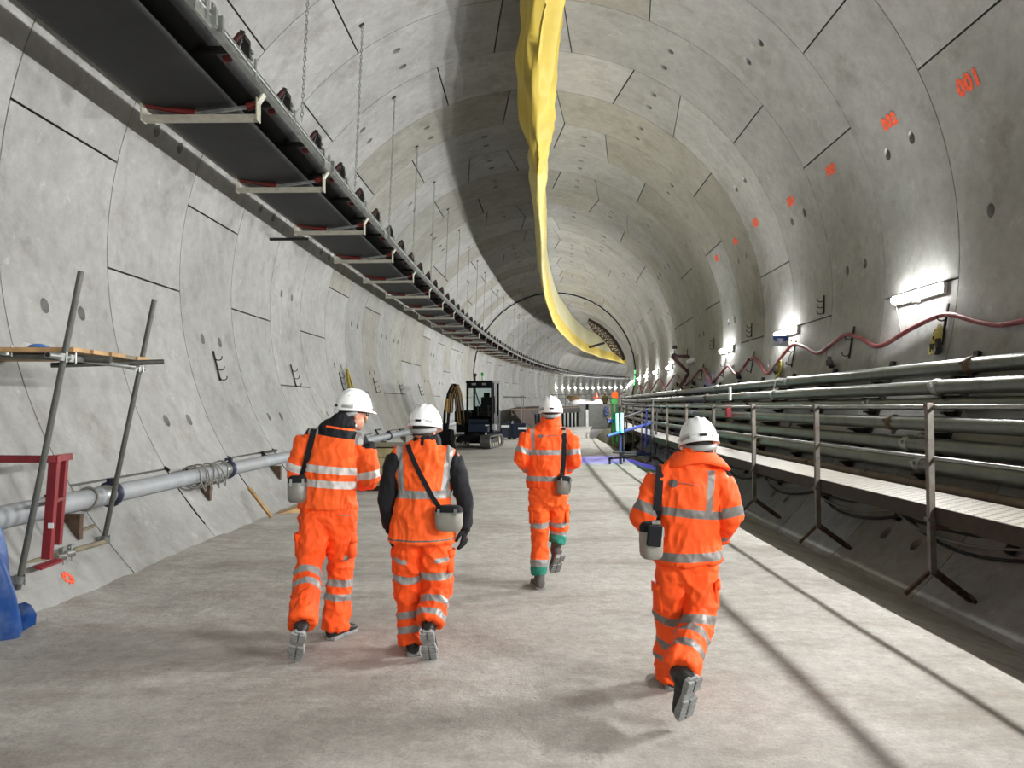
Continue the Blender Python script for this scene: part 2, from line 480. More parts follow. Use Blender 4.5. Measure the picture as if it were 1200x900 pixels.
# ------------------------------------------------------------------ floor
def floor():
    mb = MB(); prof = []
    X = -4.05
    xs = [-4.05 + i * .15 for i in range(47)]           # up to 2.85
    prof = [(x, 0) for x in xs] + [(3.0, -.03), (3.2, -.09), (3.45, -.17), (3.74, -.24), (3.9, -.26)]
    rows = []
    s = -8.0
    ss = []
    while s < 38.01: ss.append(s); s += .15 if s < 14 else .5
    for s in ss:
        row = []
        for x, z in prof:
            p = T(s, x, 0)
            h = .010 * noise.noise(Vector((p.x * .6, p.y * .5, 0))) + .005 * noise.noise(Vector((p.x * 2.2, p.y * 2.0, 3)))
            if x < -3.5: h += .06 * max(0, (-3.5 - x)) * (1 + noise.noise(Vector((p.x * 3, p.y * 3, 9))))
            if x > 2.9: h += .015 * noise.noise(Vector((p.x * 9, p.y * .6, 5)))
            row.append(p + Vector((0, 0, z + h)))
        rows.append(row)
    n = len(prof); vs = [v for r in rows for v in r]
    fs = [(i * n + k, i * n + k + 1, (i + 1) * n + k + 1, (i + 1) * n + k) for i in range(len(rows) - 1) for k in range(n - 1)]
    mb.add(vs, fs, 0, True)
    # the edge where the slab stops
    e = rows[-1]; mb.add(e + [v - Vector((0, 0, .5)) for v in e], [(k, k + 1, n + k + 1, n + k) for k in range(n - 1)], 0)
    structure(mb.build('floor', M['floor'], fix=False))
    mb = MB()
    rows = []
    for i in range(30):
        s = 37.9 + i * .9
        xs = [-3.6, -2, -.5, 1, 2.0, 2.35]
        rows.append([T(s, x, -.22 - .06 * abs(x - 2) * 0 + .012 * i * 0) + Vector((0, 0, .05 * noise.noise(Vector((x, s, 0))))) for x in xs])
    mb.add([v for r in rows for v in r], [(i * 6 + k, i * 6 + k + 1, i * 6 + k + 7, i * 6 + k + 6) for i in range(29) for k in range(5)], 0, True)
    structure(mb.build('floor_lower', M['floor'], fix=False))
floor()

LAMP_W = 195.0
# ------------------------------------------------------------------ strip lights
def lamp(s, side, Z, lit, idx, label, group, first=[None, None]):
    a = math.degrees(math.atan2(Z - ZC, wallX(Z, 0, side)))
    t = thing('tunnel_light', label, 'light', W(s, a), group)
    L_ = .62
    fr = []
    ca, sa = math.cos(R(a)), math.sin(R(a))
    X0, Z0 = RAD * ca, ZC + RAD * sa
    nin = (-ca, -sa); up = (-sa * side, ca * side)   # inward, along the wall upwards
    def P(ds, i, u): return T(s + ds, X0 + nin[0] * i + up[0] * u, Z0 + nin[1] * i + up[1] * u)
    mb = MB()
    sec = lambda ds, pts: [P(ds, i, u) for i, u in pts]
    house = [(.012, -.075), (.055, -.075), (.065, -.06), (.065, .06), (.055, .075), (.012, .075)]
    mb.loft([sec(-L_ - .05, house), sec(L_ + .05, house)], 0, False)
    for d in (-.4, .4): mb.loft([sec(d - .03, [(0, -.03), (.02, -.03), (.02, .03), (0, .03)]), sec(d + .03, [(0, -.03), (.02, -.03), (.02, .03), (0, .03)])], 0, False)
    mb.build('housing', M['lamp_housing'], t)
    mb = MB()
    dif = [(.066, -.055), (.10, -.048), (.118, -.02), (.118, .02), (.10, .048), (.066, .055)]
    mb.loft([sec(-L_, dif), sec(L_, dif)], 0, False)
    mb.build('diffuser', M['lamp'] if lit else M['white_plastic'], t)
    if lit:
        ld = bpy.data.lights.new('tube_glow', 'AREA'); ld.shape = 'RECTANGLE'; ld.size = L_ * 2; ld.size_y = .09; ld.energy = LAMP_W; ld.color = (1, 1, .98)
        lo = bpy.data.objects.new('tube_glow', ld); col.objects.link(lo)
        ax = (P(1, 0, 0) - P(-1, 0, 0)).normalized(); nn = (P(0, 1, 0) - P(0, 0, 0)).normalized(); yy = (-nn).cross(ax).normalized()
        mm = Matrix.Identity(4)
        for i_, v_ in enumerate((ax, yy, -nn)):
            for j_ in range(3): mm[j_][i_] = v_[j_]
        mm.translation = P(0, .124, 0); lo.matrix_world = mm
        lo.parent = t; lo.matrix_parent_inverse = Matrix.Translation(t.location).inverted()
    if s < 30 and side > 0:
        mb = MB(); mb.beam(P(-.06, .07, -.09), P(.06, .07, -.09), .05, .045, (0, 0, 1)); mb.build('clip', M['lamp_housing'], t)
        mb = MB(); pts = [P(.66, .03, -.02 - .5 * q + .0) + (T(s + .66 + .25 * q, X0, Z0) - T(s + .66, X0, Z0)) * (-1) for q in [0, .3, .6, 1.0, 1.25]]
        mb.tube(pts, .006, 5); mb.build('flex', M['grey_cable'], t)
ls = [10.4 - 5.13 * k for k in range(5, 0, -1)] + [10.4, 15.77, 20.8, 25.95, 31.0, 35.7, 40.8, 45.9, 51.0, 56.1]
names_r = ['behind the camera'] * 5
vis = 0
for s in ls:
    if s < 8: lamp(s, 1, 3.2, True, 0, 'lit white strip light on the right wall, outside the picture towards the viewer', 'strip lights behind the viewer')
    else:
        lit = s != 25.95
        if lit: lab = NTH[vis].capitalize() + (' lit' if vis == 0 else ' nearest lit') + ' white strip light on the right wall'; 
        else: lab = 'Unlit grey strip light on the right wall beside the dark red bracket'
        if lit: vis += 1
        lamp(s, 1, 3.2, lit, 0, lab, 'strip lights along the right wall')
for k in range(14):
    s = 99.5 + 5.13 * k
    lamp(s, -1, 3.35, True, 0, ('Leftmost' if k == 0 else NTH[k].capitalize() + ' from left') + ' in the far row of tiny strip lights on the curving wall', 'far strip lights on the outer wall')
for k in range(5):
    s = 62 + 9 * k
    lamp(s, 1, 3.2, True, 0, 'strip light on the inner wall hidden round the bend', 'strip lights round the bend')
# ------------------------------------------------------------------ swept line along the tunnel
def sweep(mb, s0, s1, ds, fX, fZ, r, n=10, mi=0):
    k = max(2, int((s1 - s0) / ds)); pts = []
    for i in range(k + 1):
        s = s0 + (s1 - s0) * i / k
        pts.append(T(s, fX(s) if callable(fX) else fX, fZ(s) if callable(fZ) else fZ))
    mb.tube(pts, r, n, mi)
def sweep_sec(mb, s0, s1, ds, sec, mi=0, smooth=False, closed=True, fn=None):
    k = max(2, int((s1 - s0) / ds)); rows = []
    for i in range(k + 1):
        s = s0 + (s1 - s0) * i / k
        rows.append([T(s, *(fn(s, x, z) if fn else (x, z))) for x, z in sec])
    mb.loft(rows, mi, smooth, True, closed)

# ------------------------------------------------------------------ bundle of service pipes on the right wall
PIPES = [(4.98, 2.12, .092, 'galv_pipe', 'topmost'), (4.82, 1.885, .088, 'galv_pipe', 'second from the top'), (4.84, 1.69, .078, 'galv_pipe', 'third from the top'),
         (4.62, 1.46, .088, 'galv_pipe', 'fourth from the top'), (4.62, 1.205, .092, 'galv_pipe', 'third from the bottom'),
         (4.50, .985, .088, 'galv_pipe', 'second from the bottom'), (4.40, .78, .052, 'brown_pipe', 'lowest')]
for i, (X, Z, r, mt, nm) in enumerate(PIPES):
    lab = ('Thin brown rusty pipe, lowest of the seven long pipes on the right wall' if i == 6 else
           'Long galvanised pipe on the right wall, %s of the seven' % nm)
    t = thing('service_pipe', lab, 'pipe', T(6, X, Z), 'long pipes along the right wall')
    mb = MB(); sweep(mb, -4, 75, 1.0, X, Z, r, 14); mb.build('pipe_run', M[mt], t)
    k = 0
    s = 2.6 + [0, .4, 2.2, 1.1, .7, .2, 3.4][i]
    while s < 46:
        mb = MB(); a = T(s - .055, X, Z); b = T(s + .055, X, Z)
        mb.tube([T(s - .06, X, Z), T(s - .045, X, Z), T(s + .045, X, Z), T(s + .06, X, Z)], [r * 1.02, r * 1.17, r * 1.17, r * 1.02], 14)
        mb.box(T(s, X - r * 1.15, Z + r * .3), (.05, .07, .04), frame(s))
        mb.build('coupling', M['rusty' if (i + k) % 3 == 1 else 'galv'], t)
        s += 5.9; k += 1
# wall brackets that carry the pipes: dark triangular arms
bi = 0
s = 2.7
BR = []
while s < 44:
    BR.append(s); s += 2.0 + .02
for s in BR:
    t = thing('pipe_bracket', 'dark steel bracket behind the right wall pipes, ' + NTH[bi] + ' of the row' if bi < 20 else 'dark steel bracket carrying the pipe bundle at the far end of the right wall', 'bracket', T(s, 4.9, 1.2), 'brackets behind the pipes')
    bi += 1
    mb = MB()
    # upright hugging the wall
    pts = [T(s, wallX(z, .05), z) for z in (.35, .7, 1.1, 1.5, 1.9, 2.3)]
    for a, b in zip(pts, pts[1:]): mb.beam(a, b, .09, .05, (1, 0, 0))
    mb.build('upright', M['dark_steel'], t)
    for X, Z, r, mt, nm in PIPES:
        z = Z - r - .012
        mb = MB()
        xw = wallX(z, .04)
        mb.beam(T(s, xw, z - .015), T(s, X - r * .9, z - .015), .07, .03)
        mb.add([T(s - .012, xw, z - .03), T(s - .012, X - r * .6, z - .03), T(s - .012, xw, z - .15), T(s + .012, xw, z - .03), T(s + .012, X - r * .6, z - .03), T(s + .012, xw, z - .15)],
               [(0, 1, 2), (5, 4, 3), (0, 3, 4, 1), (1, 4, 5, 2), (2, 5, 3, 0)], 0)
        mb.build('arm', M['dark_steel'], t)

M['dark_rust'] = mat('dark_rust', (52, 43, 36), .7, .3, .25, 10)
# ------------------------------------------------------------------ raised walkway with handrail
WX, WX2, WZ, RAILZ, MIDZ = 3.50, 4.20, .775, 1.66, 1.21
t = thing('walkway', 'steel walkway with pale tread plate and handrail along the right wall', 'walkway', T(6.9, WX, 0))
def pattern_plate():
    m, nt, b = new_mat('tread_plate'); N = nt.nodes; L = nt.links
    b.inputs['Roughness'].default_value = .6; b.inputs['Metallic'].default_value = .1
    at = N.new('ShaderNodeUVMap'); at.uv_map = 'UVMap'
    sep = N.new('ShaderNodeSeparateXYZ'); L.new(at.outputs['UV'], sep.inputs[0])
    def mth(op, a, b_=None):
        x = N.new('ShaderNodeMath'); x.operation = op
        for i, q in enumerate((a, b_)):
            if q is None: continue
            if isinstance(q, (int, float)): x.inputs[i].default_value = q
            else: L.new(q, x.inputs[i])
        return x.outputs[0]
    u = mth('MULTIPLY', sep.outputs[0], 2 * math.pi / .13); v = mth('MULTIPLY', sep.outputs[1], 2 * math.pi / .13)
    h = mth('MULTIPLY', mth('SINE', u), mth('SINE', v))
    h = mth('GREATER_THAN', h, .45)
    rp = N.new('ShaderNodeValToRGB'); rp.color_ramp.elements[0].color = lin((132, 126, 114)); rp.color_ramp.elements[1].color = lin((52, 47, 41))
    L.new(h, rp.inputs[0])
    nz = N.new('ShaderNodeTexNoise'); nz.inputs['Scale'].default_value = 5; tc = N.new('ShaderNodeTexCoord'); L.new(tc.outputs['Object'], nz.inputs['Vector'])
    r2 = N.new('ShaderNodeValToRGB'); r2.color_ramp.elements[0].position = .35; r2.color_ramp.elements[0].color = (.8, .8, .8, 1); r2.color_ramp.elements[1].position = .6; L.new(nz.outputs['Fac'], r2.inputs[0])
    mx = N.new('ShaderNodeMix'); mx.data_type = 'RGBA'; mx.blend_type = 'MULTIPLY'; mx.inputs['Factor'].default_value = 1
    L.new(rp.outputs[0], mx.inputs['A']); L.new(r2.outputs[0], mx.inputs['B']); L.new(mx.outputs['Result'], b.inputs['Base Color'])
    return m
M['tread'] = pattern_plate()
me = bpy.data.meshes.new('deck_plate'); vs = []; fs = []; uv = []
n = 0
S = [-4 + 1.0 * i for i in range(56)]
for s in S:
    vs += [T(s, WX, WZ), T(s, WX2, WZ), T(s, WX2, WZ - .03), T(s, WX, WZ - .03)]
for i in range(len(S) - 1):
    a = i * 4; b = a + 4
    for q in ((0, 1), (1, 2), (2, 3), (3, 0)): fs.append((a + q[0], b + q[0], b + q[1], a + q[1]))
me.from_pydata(vs, [], fs); uvl = me.uv_layers.new(name='UVMap')
for p in me.polygons:
    for li in p.loop_indices:
        vi = me.loops[li].vertex_index; row, c = divmod(vi, 4)
        uvl.data[li].uv = (S[row], {0: 0, 1: .6, 2: .63, 3: -.03}[c])
me.materials.append(M['tread'])
link(bpy.data.objects.new('deck_plate', me), t)
mb = MB(); sweep_sec(mb, -4, 51, 1.0, [(WX - .012, WZ + .01), (WX + .012, WZ + .01), (WX + .012, WZ - .12), (WX + .05, WZ - .12), (WX + .05, WZ - .135), (WX - .012, WZ - .135)]); mb.build('edge_channel', M['dark_rust'], t)
mb = MB(); sweep(mb, -4, 51, 1.0, WX, RAILZ, .017, 8); mb.build('top_rail', M['galv'], t)
mb = MB(); sweep(mb, -4, 51, 1.0, WX + .0, MIDZ, .015, 8); mb.build('mid_rail', M['galv'], t)
ps = [6.62 + 2.53 * k for k in range(-3, 16)]
for s in ps:
    mb = MB(); mb.beam(T(s, WX - .03, .20), T(s, WX - .03, RAILZ + .035), .055, .055, (0, 1, 0))
    mb.box(T(s, WX - .03, WZ - .1), (.09, .075, .03), frame(s)); mb.box(T(s, WX - .03, RAILZ), (.07, .07, .05), frame(s))
    mb.build('post', M['post'], t, bevel=.004)
    mb = MB()
    foot = T(s + .16, wallX(-.06, .02), -.06)
    mb.beam(T(s, WX - .03, .23), foot, .06, .05, (0, 1, 0)); mb.beam(T(s, WX - .03, .24), T(s + .1, WX - .22, .0), .03, .03, (0, 1, 0)); mb.box(foot, (.03, .16, .14), frame(s) @ Matrix.Rotation(R(-40), 3, 'Y'))
    mb.build('foot_strut', M['rusty'], t)
    mb = MB(); mb.beam(T(s, WX, WZ - .06), T(s, wallX(WZ - .06, .02), WZ - .06), .05, .05)
    a, b, c = T(s, WX, WZ - .1), T(s, WX + .55, WZ - .1), T(s, WX, WZ - .2)
    d = frame(s) @ Vector((0, .012, 0))
    mb.add([a - d, b - d, c - d, a + d, b + d, c + d], [(0, 1, 2), (5, 4, 3), (0, 3, 4, 1), (1, 4, 5, 2), (2, 5, 3, 0)], 0)
    mb.build('cross_arm', M['rusty'], t)
# cables hanging in loops under the walkway
for i, (dx, dz, r, c, mname) in enumerate(((.10, 0, .016, 'black', 'uppermost'), (.13, -.03, .014, 'grey_cable', 'middle'), (.08, -.055, .018, 'black', 'lowest'))):
    mb = MB()
    fz = lambda s, dz=dz, i=i: .50 + dz - (.10 + .04 * i) * math.sin(math.pi * (((s - 6.62 + .3 * i) / 2.53) % 1)) ** .8
    sweep(mb, -3, 45, .2, lambda s, dx=dx, fz=fz: wallX(fz(s), .05 + dx * .4), fz, r, 6)
    o = mb.build('slung_cable', M[c]); tag(o, 'cable slung in loops under the walkway, %s of the three' % mname, 'cable', 'cables under the walkway')

# ------------------------------------------------------------------ long red hose in waves
hp = [(-3, 2.7), (2, 2.6), (4.6, 2.86), (6.4, 2.66), (8.14, 2.57), (8.74, 2.63), (9.6, 2.83), (10.4, 2.74), (11.3, 2.56), (12.0, 2.74), (12.6, 2.86), (13.1, 2.76), (13.75, 2.63), (14.5, 2.80), (15.2, 2.90), (15.8, 2.7), (16.5, 2.37), (17.3, 2.62),
      (18.1, 2.84), (18.7, 2.62), (19.2, 2.46), (19.8, 2.6), (20.4, 2.74), (21.1, 2.55), (21.9, 2.33), (22.9, 2.62), (23.9, 2.84), (25.2, 2.55), (26.4, 2.38), (27.9, 2.66), (29.2, 2.85), (30.5, 2.5), (31.6, 2.38), (33, 2.7), (34.2, 2.86), (35.6, 2.5), (36.8, 2.4), (38.3, 2.8), (39.5, 2.86), (41, 2.45), (42.2, 2.4), (44, 2.8), (46, 2.5)]
def cat(pts, n=6):
    out = []
    P = [pts[0]] + list(pts) + [pts[-1]]
    for i in range(1, len(P) - 2):
        p0, p1, p2, p3 = (Vector(P[i + k]) for k in (-1, 0, 1, 2))
        for k in range(n):
            t_ = k / n
            out.append(.5 * ((2 * p1) + (p2 - p0) * t_ + (2 * p0 - 5 * p1 + 4 * p2 - p3) * t_ ** 2 + (3 * p1 - p0 - 3 * p2 + p3) * t_ ** 3))
    out.append(Vector(pts[-1]))
    return out
c3 = cat([(a, b, 0) for a, b in hp], 6)
mb = MB(); mb.tube([T(q.x, wallX(q.y, .07), q.y) for q in c3], .034, 10)
o = mb.build('red_hose', M['hose']); tag(o, 'long dull red hose looping in waves along the right wall above the pipes', 'hose')

# ------------------------------------------------------------------ hook bars that hold hoses and cables
def hook_bar(s, z0, z1, side, n, label, group, lean=0, hook=.11, mt='dark_steel'):
    t = thing('hook_bar', label, 'hook bar', T(s, wallX(z0, 0, side), z0), group)
    mb = MB()
    mb.beam(T(s, wallX(z0, .02, side), z0), T(s + lean, wallX(z1, .02, side), z1), .03, .02, (1, 0, 0)); mb.build('bar', M[mt], t)
    for i in range(n):
        q = (i + .3) / n; z = z0 + (z1 - z0) * q; ss = s + lean * q
        xw = lambda zz, off: wallX(zz, .03 + off, side)
        pts = []
        for a in range(0, 181, 30):
            an = R(a); pts.append(T(ss, xw(z, hook / 2 * (1 - math.cos(an))), z - hook * .35 * math.sin(an)))
        pts.append(T(ss, xw(z, hook), z + .03))
        mb = MB(); mb.tube(pts, .009, 6); mb.build('hook', M[mt], t)
lab = ['nearest', 'second', 'third', 'fourth', 'fifth', 'sixth']
for i, k in enumerate(range(1, 7)):
    s = RING0 + 2 * k + .95 + (2 * (k - 1) if k > 1 else 0)
    hook_bar(s, 2.12, 2.62, -1, 3, 'three-hook bar on the left wall, %s%s of the row' % (lab[i], '' if i == 0 else ' from the viewer'), 'hook bars on the left wall')
for i, s in enumerate((13.85, 18.5, 22.6, 27.0)):
    hook_bar(s, 3.36, 3.70, 1, 3, 'three-hook bar high on the right wall level with the lamps, %s%s' % (lab[i], '' if i == 0 else ' one'), 'high hook bars on the right wall')
for i, s in enumerate((9.65, 12.45, 15.2, 18.1, 20.9, 23.9, 26.6)):
    hook_bar(s, 2.45, 2.98, 1, 2, 'two-hook bar holding up a crest of the red hose, %s%s' % (NTH[i], '' if i == 0 else ' from the viewer'), 'hook bars under the hose')
# clamps sticking up from the top pipe
for i, s in enumerate((9.6, 13.0, 15.9, 18.9, 21.6, 24.6, 27.6)):
    t = thing('wall_clamp', 'dark steel clamp on the wall just above the topmost pipe, ' + NTH[i] + ('' if i == 0 else ' from the viewer'), 'clamp', T(s, wallX(2.35, 0), 2.35), 'clamps above the top pipe')
    mb = MB(); f = frame(s)
    mb.beam(T(s + .12, wallX(2.36, .02), 2.36), T(s - .16, wallX(2.42, .16), 2.40), .07, .07); mb.box(T(s + .14, wallX(2.38, .05), 2.42), (.07, .09, .10), f)
    mb.build('arm', M['dark_steel'], t)
    mb = MB(); mb.box(T(s - .18, wallX(2.44, .18), 2.45), (.05, .05, .12), f); mb.build('jaw', M['dark_steel'], t)
# cable coils hung beside two of the lamps
def coil(s, z, side, w_, h_, n, mt, label, cat, group=None, off=.08, r=.009, seed=1, name='cable_coil'):
    rr = random.Random(seed); mb = MB()
    for k in range(n):
        a0 = rr.uniform(-.05, .05); dw = rr.uniform(.7, 1.05); dh = rr.uniform(.85, 1.05); dz = rr.uniform(-.03, .03); do = rr.uniform(-.03, .03)
        pts = []
        for a in range(0, 360, 20):
            an = R(a)
            zz = z + dz + h_ * dh / 2 * math.cos(an); ss = s + a0 + w_ * dw / 2 * math.sin(an) * (1 + .25 * math.cos(an) * -1)
            pts.append(T(ss, wallX(zz, off + do, side), zz))
        mb.tube(pts, r, 6, closed=True)
    o = mb.build(name, M[mt]); tag(o, label, cat, group); return o
coil(9.72, 2.53, 1, .16, .34, 7, 'yellow_cable', 'pale yellow cable coil hung on the right wall below the nearest lamp', 'cable coil')
coil(15.75, 2.44, 1, .22, .34, 8, 'gold_coil', 'olive yellow cable coil hung below the lamp with the blue sign', 'cable coil', seed=3)
coil(20.0, 2.62, 1, .34, .26, 2, 'grey_cable', 'thin grey cable loop below the third lamp on the right wall', 'cable coil', seed=4, r=.005, off=.03)
coil(15.2, 2.62, 1, .42, .26, 2, 'grey_cable', 'thin grey cable loop beside the olive coil on the right wall', 'cable coil', seed=5, r=.005, off=.03)
# white rag tied round the top pipes
mb = MB(); X, Z = PIPES[0][0], PIPES[0][1]; s = 15.0
mb.tube([T(s + .02 * math.sin(a), X + .105 * math.cos(R(a)), Z + .105 * math.sin(R(a))) for a in range(0, 360, 24)], .008, 5, closed=True)
mb.tube([T(s, X - .10, Z), T(s - .03, X - .13, Z - .1), T(s + .02, X - .14, Z - .2), T(s - .02, X - .13, Z - .27)], [.01, .012, .02, .006], 6)
o = mb.build('rag', M['white_plastic']); tag(o, 'white rag knotted round the topmost pipe', 'rag')
mb = MB()
for k in range(4):
    X, Z, r = PIPES[6][:3]; s = 9.9 + .05 * k
    mb.tube([T(s + .03 * math.sin(R(a * 2)), X + (r + .012) * math.cos(R(a)), Z + (r + .012) * math.sin(R(a))) for a in range(0, 360, 24)], .007, 5, closed=True)
o = mb.build('rope_tie', M['grey_cable']); tag(o, 'pale rope wound round the lowest brown pipe', 'rope')

# ------------------------------------------------------------------ blue and white sign
s = 16.9; t = thing('safety_sign', 'small white sign with blue lettering hanging beside the second lamp', 'sign', T(s, 5.25, 3.1))
c = J(914.5, 399.5, 15.0); f = frame(s)
def signbox(cx, cz, w_, h_, th, mt, name):
    mb = MB(); mb.box(c + f @ Vector((cx * .72, -th, cz * .72)), (w_ * .72, .006, h_ * .72), f); return mb.build(name, mt, t)
signbox(0, 0, .46, .32, 0, M['sign_white'], 'board')
signbox(0, .10, .40, .055, .006, M['sign_blue'], 'text_bar')
for dx, dz, w_, h_ in ((-.14, .05, .12, .05), (.14, .05, .12, .05), (-.12, .01, .09, .035), (.12, .01, .09, .035)): signbox(dx, dz, w_, h_, .007, M['sign_blue'], 'blue_mark')
mb = MB(); mb.add([c + f @ Vector((v[0] * .72, v[1], v[2] * .72)) for v in ((-.1, -.008, .06), (.1, -.008, .06), (.03, -.008, -.06), (0, -.008, -.08), (-.03, -.008, -.06))], [(0, 1, 2, 3, 4)], 0); mb.build('pale_shield', mat('pale_mauve', (190, 190, 225), .6), t)
signbox(0, -.125, .38, .022, .007, mat('grey_print', (150, 160, 170), .6), 'text_line')
mb = MB(); mb.beam(c + Vector((0, .01, .08)), T(15.5, wallX(3.0), 3.0), .02, .02); mb.build('stand_off', M['dark_steel'], t)

# ------------------------------------------------------------------ orange spray numbers on the ring
def spray(s, z, txt, size, side=1, parent=None):
    cu = bpy.data.curves.new('spray_number', 'FONT'); cu.body = txt; cu.size = size; cu.align_x = 'CENTER'; cu.align_y = 'CENTER'; cu.offset = .016; cu.space_character = 1.12; cu.resolution_u = 3
    o = bpy.data.objects.new('tmp', cu); col.objects.link(o)
    dg = bpy.context.evaluated_depsgraph_get(); me = bpy.data.meshes.new_from_object(o.evaluated_get(dg))
    bpy.data.objects.remove(o)
    bm = bmesh.new(); bm.from_mesh(me)
    bmesh.ops.subdivide_edges(bm, edges=[e for e in bm.edges if e.calc_length() > .06], cuts=2)
    a0 = math.degrees(math.atan2(z - ZC, wallX(z)))
    for v in bm.verts:
        n1 = noise.noise(v.co * 14) * .012
        # text x runs away from the viewer to the left as seen: characters upright towards the crown
        ss = s - v.co.x * side; aa = a0 + math.degrees((v.co.y + n1) / RAD)
        v.co = W(ss, aa, .006)
    bm.to_mesh(me); bm.free(); me.materials.append(M['paint_orange'])
    o = bpy.data.objects.new('spray_number', me); col.objects.link(o); o.parent = WALLS['wall_right']
    return o
for s, z, tx, sz in ((8.75, 5.46, '001', .27), (10.51, 5.67, '002', .23), (12.59, 5.64, '003', .21), (14.56, 5.64, '004', .21), (16.74, 5.75, '005', .21), (18.51, 5.72, '006', .20), (20.54, 5.69, '007', .20)):
    spray(s, z, tx, sz)
# ------------------------------------------------------------------ grey pipe on the left wall
PX, PZ, PR = -4.36, .78, .095
t = thing('drain_pipe', 'pale grey pipe running low along the left wall', 'pipe', T(7, PX, PZ))
mb = MB(); sweep(mb, -3, 46, 1.0, PX, PZ, PR, 18); mb.build('pipe_run', M['pale_pipe'], t)
for s in (7.72, 10.75, 14.6, 18.5, 22.4, 26.3, 30.2):
    mb = MB(); mb.tube([T(s - .03, PX, PZ), T(s - .02, PX, PZ), T(s + .02, PX, PZ), T(s + .03, PX, PZ)], [PR, PR * 1.42, PR * 1.42, PR], 18)
    mb.box(T(s, PX + .02, PZ + PR * 1.45), (.10, .05, .05), frame(s)); mb.build('coupling', M['navy_band'], t)
    mb = MB(); mb.tube([T(s - .22, PX, PZ), T(s - .20, PX, PZ), T(s - .06, PX, PZ), T(s - .04, PX, PZ)], [PR, PR * 1.06, PR * 1.06, PR], 18); mb.build('sleeve', M['galv'], t)
for i, s in enumerate((7.12, 10.05, 12.9, 15.9, 18.9, 21.9, 24.9, 27.9)):
    b = thing('pipe_bracket', 'rusty triangular bracket under the grey pipe on the left wall, ' + NTH[i] + ('' if i == 0 else ' from the viewer'), 'bracket', T(s, -4.5, .5), 'brackets under the left pipe')
    mb = MB(); a_, b_, c_ = T(s, wallX(PZ - .12, .0, -1), PZ - .12), T(s, PX + .06, PZ - .12), T(s, wallX(PZ - .36, .02, -1), PZ - .36)
    d = frame(s) @ Vector((0, .03, 0))
    mb.add([a_ - d, b_ - d, c_ - d, a_ + d, b_ + d, c_ + d], [(0, 1, 2), (5, 4, 3), (0, 3, 4, 1), (1, 4, 5, 2), (2, 5, 3, 0)], 0)
    mb.build('gusset', M['rusty'], b)
    mb = MB(); mb.box(T(s, -4.62, PZ + .06), (.22, .14, .02), frame(s)); mb.build('top_plate', M['dark_steel'], b)
mb = MB()
rr = random.Random(5)
for k in range(7):
    s = 9.55 + k * .15 + rr.uniform(-.04, .04); tl = rr.uniform(-.10, .10); rad = PR + .02 + .02 * rr.random()
    mb.tube([T(s + tl * math.sin(R(a)), PX + rad * math.cos(R(a)) * (1.0 + .25 * (a > 180)), PZ - .02 * (a > 180) + rad * 1.08 * math.sin(R(a))) for a in range(0, 360, 20)], .011, 6, closed=True)
for k in range(4):
    s = 9.6 + k * .22
    mb.tube([T(s, PX + .11, PZ - .02), T(s + .03, PX + .14, PZ - .14), T(s + .12, PX + .13, PZ - .2), T(s + .16, PX + .11, PZ - .10)], .009, 6)
mb.tube([T(9.5 + .12 * i, PX + .02, PZ + PR + .02 + .012 * math.sin(i * 2)) for i in range(11)], .011, 6)
o = mb.build('pipe_straps', M['grey_cable']); tag(o, 'tangle of thin grey straps wound round the left pipe', 'straps')
mb = MB(); mb.tube([T(7.3 + .03 * math.sin(R(a)), PX + (PR + .012) * math.cos(R(a)), PZ + (PR + .012) * math.sin(R(a))) for a in range(0, 360, 20)], .014, 6, closed=True)
o = mb.build('pipe_strap', M['grey_cable']); tag(o, 'single strap round the left pipe beside the red frame', 'strap')

# ------------------------------------------------------------------ small scaffold on the left
t = thing('scaffold', 'small tube scaffold leaning against the left wall with a plank platform', 'scaffold', T(6, -4.1, .2))
A0_, A1_ = J(21, 690, 6.05), J(95, 318, 6.05)
B0_, B1_ = J(121, 637, 7.42), J(181, 351, 7.42)
def tube_part(name, a, b, r=.0245, mt='scaffold', parent=None, hollow=True):
    mb = MB(); mb.cyl(a, b, r, 16)
    if hollow:
        d = (Vector(b) - Vector(a)).normalized(); mb.cyl(Vector(b), Vector(b) + d * .002, r * .8, 12, 1); mb.cyl(Vector(a) - d * .002, Vector(a), r * .8, 12, 1)
    return mb.build(name, [M[mt], M['black']], parent or t)
def clamp(p, d=(0, 0, 1), size=.075, parent=None):
    mb = MB(); p = Vector(p); d = Vector(d).normalized()
    mb.cyl(p - d * .03, p + d * .03, size * .52, 12); side = d.cross(Vector((0, 1, 0))).normalized()
    mb.box(p + side * .045, (.035, .06, .05)); mb.cyl(p + side * .05 - Vector((0, .05, 0)), p + side * .05 + Vector((0, .05, 0)), .009, 8)
    mb.cyl(p - side * .04 - Vector((0, .0, .04)), p - side * .04 + Vector((0, 0, .05)), .009, 8)
    return mb.build('clamp', M['galv'], parent or t)
tube_part('standard', A0_, A1_); tube_part('standard', B0_, B1_)
pa = J(72, 418, 6.0); pb = J(163, 431, 7.40)
da = (A1_ - A0_).normalized()
e = (pb - pa)
tube_part('transom', pa - e * .14, pb + e * .08, mt='galv')
# ledgers under the boards
la0, la1 = J(-150, 409, 6.25), J(128, 417, 6.6)
tube_part('ledger', J(-160, 405, 6.12), J(130, 422, 6.35), .03)
tube_part('ledger', J(60, 428, 6.9), J(192, 424, 7.25), .0245)
for p in (pa, pb, pa + e * .1, pb - e * .06): clamp(p, da)
clamp(J(8, 412, 6.15), (0, 0, 1))
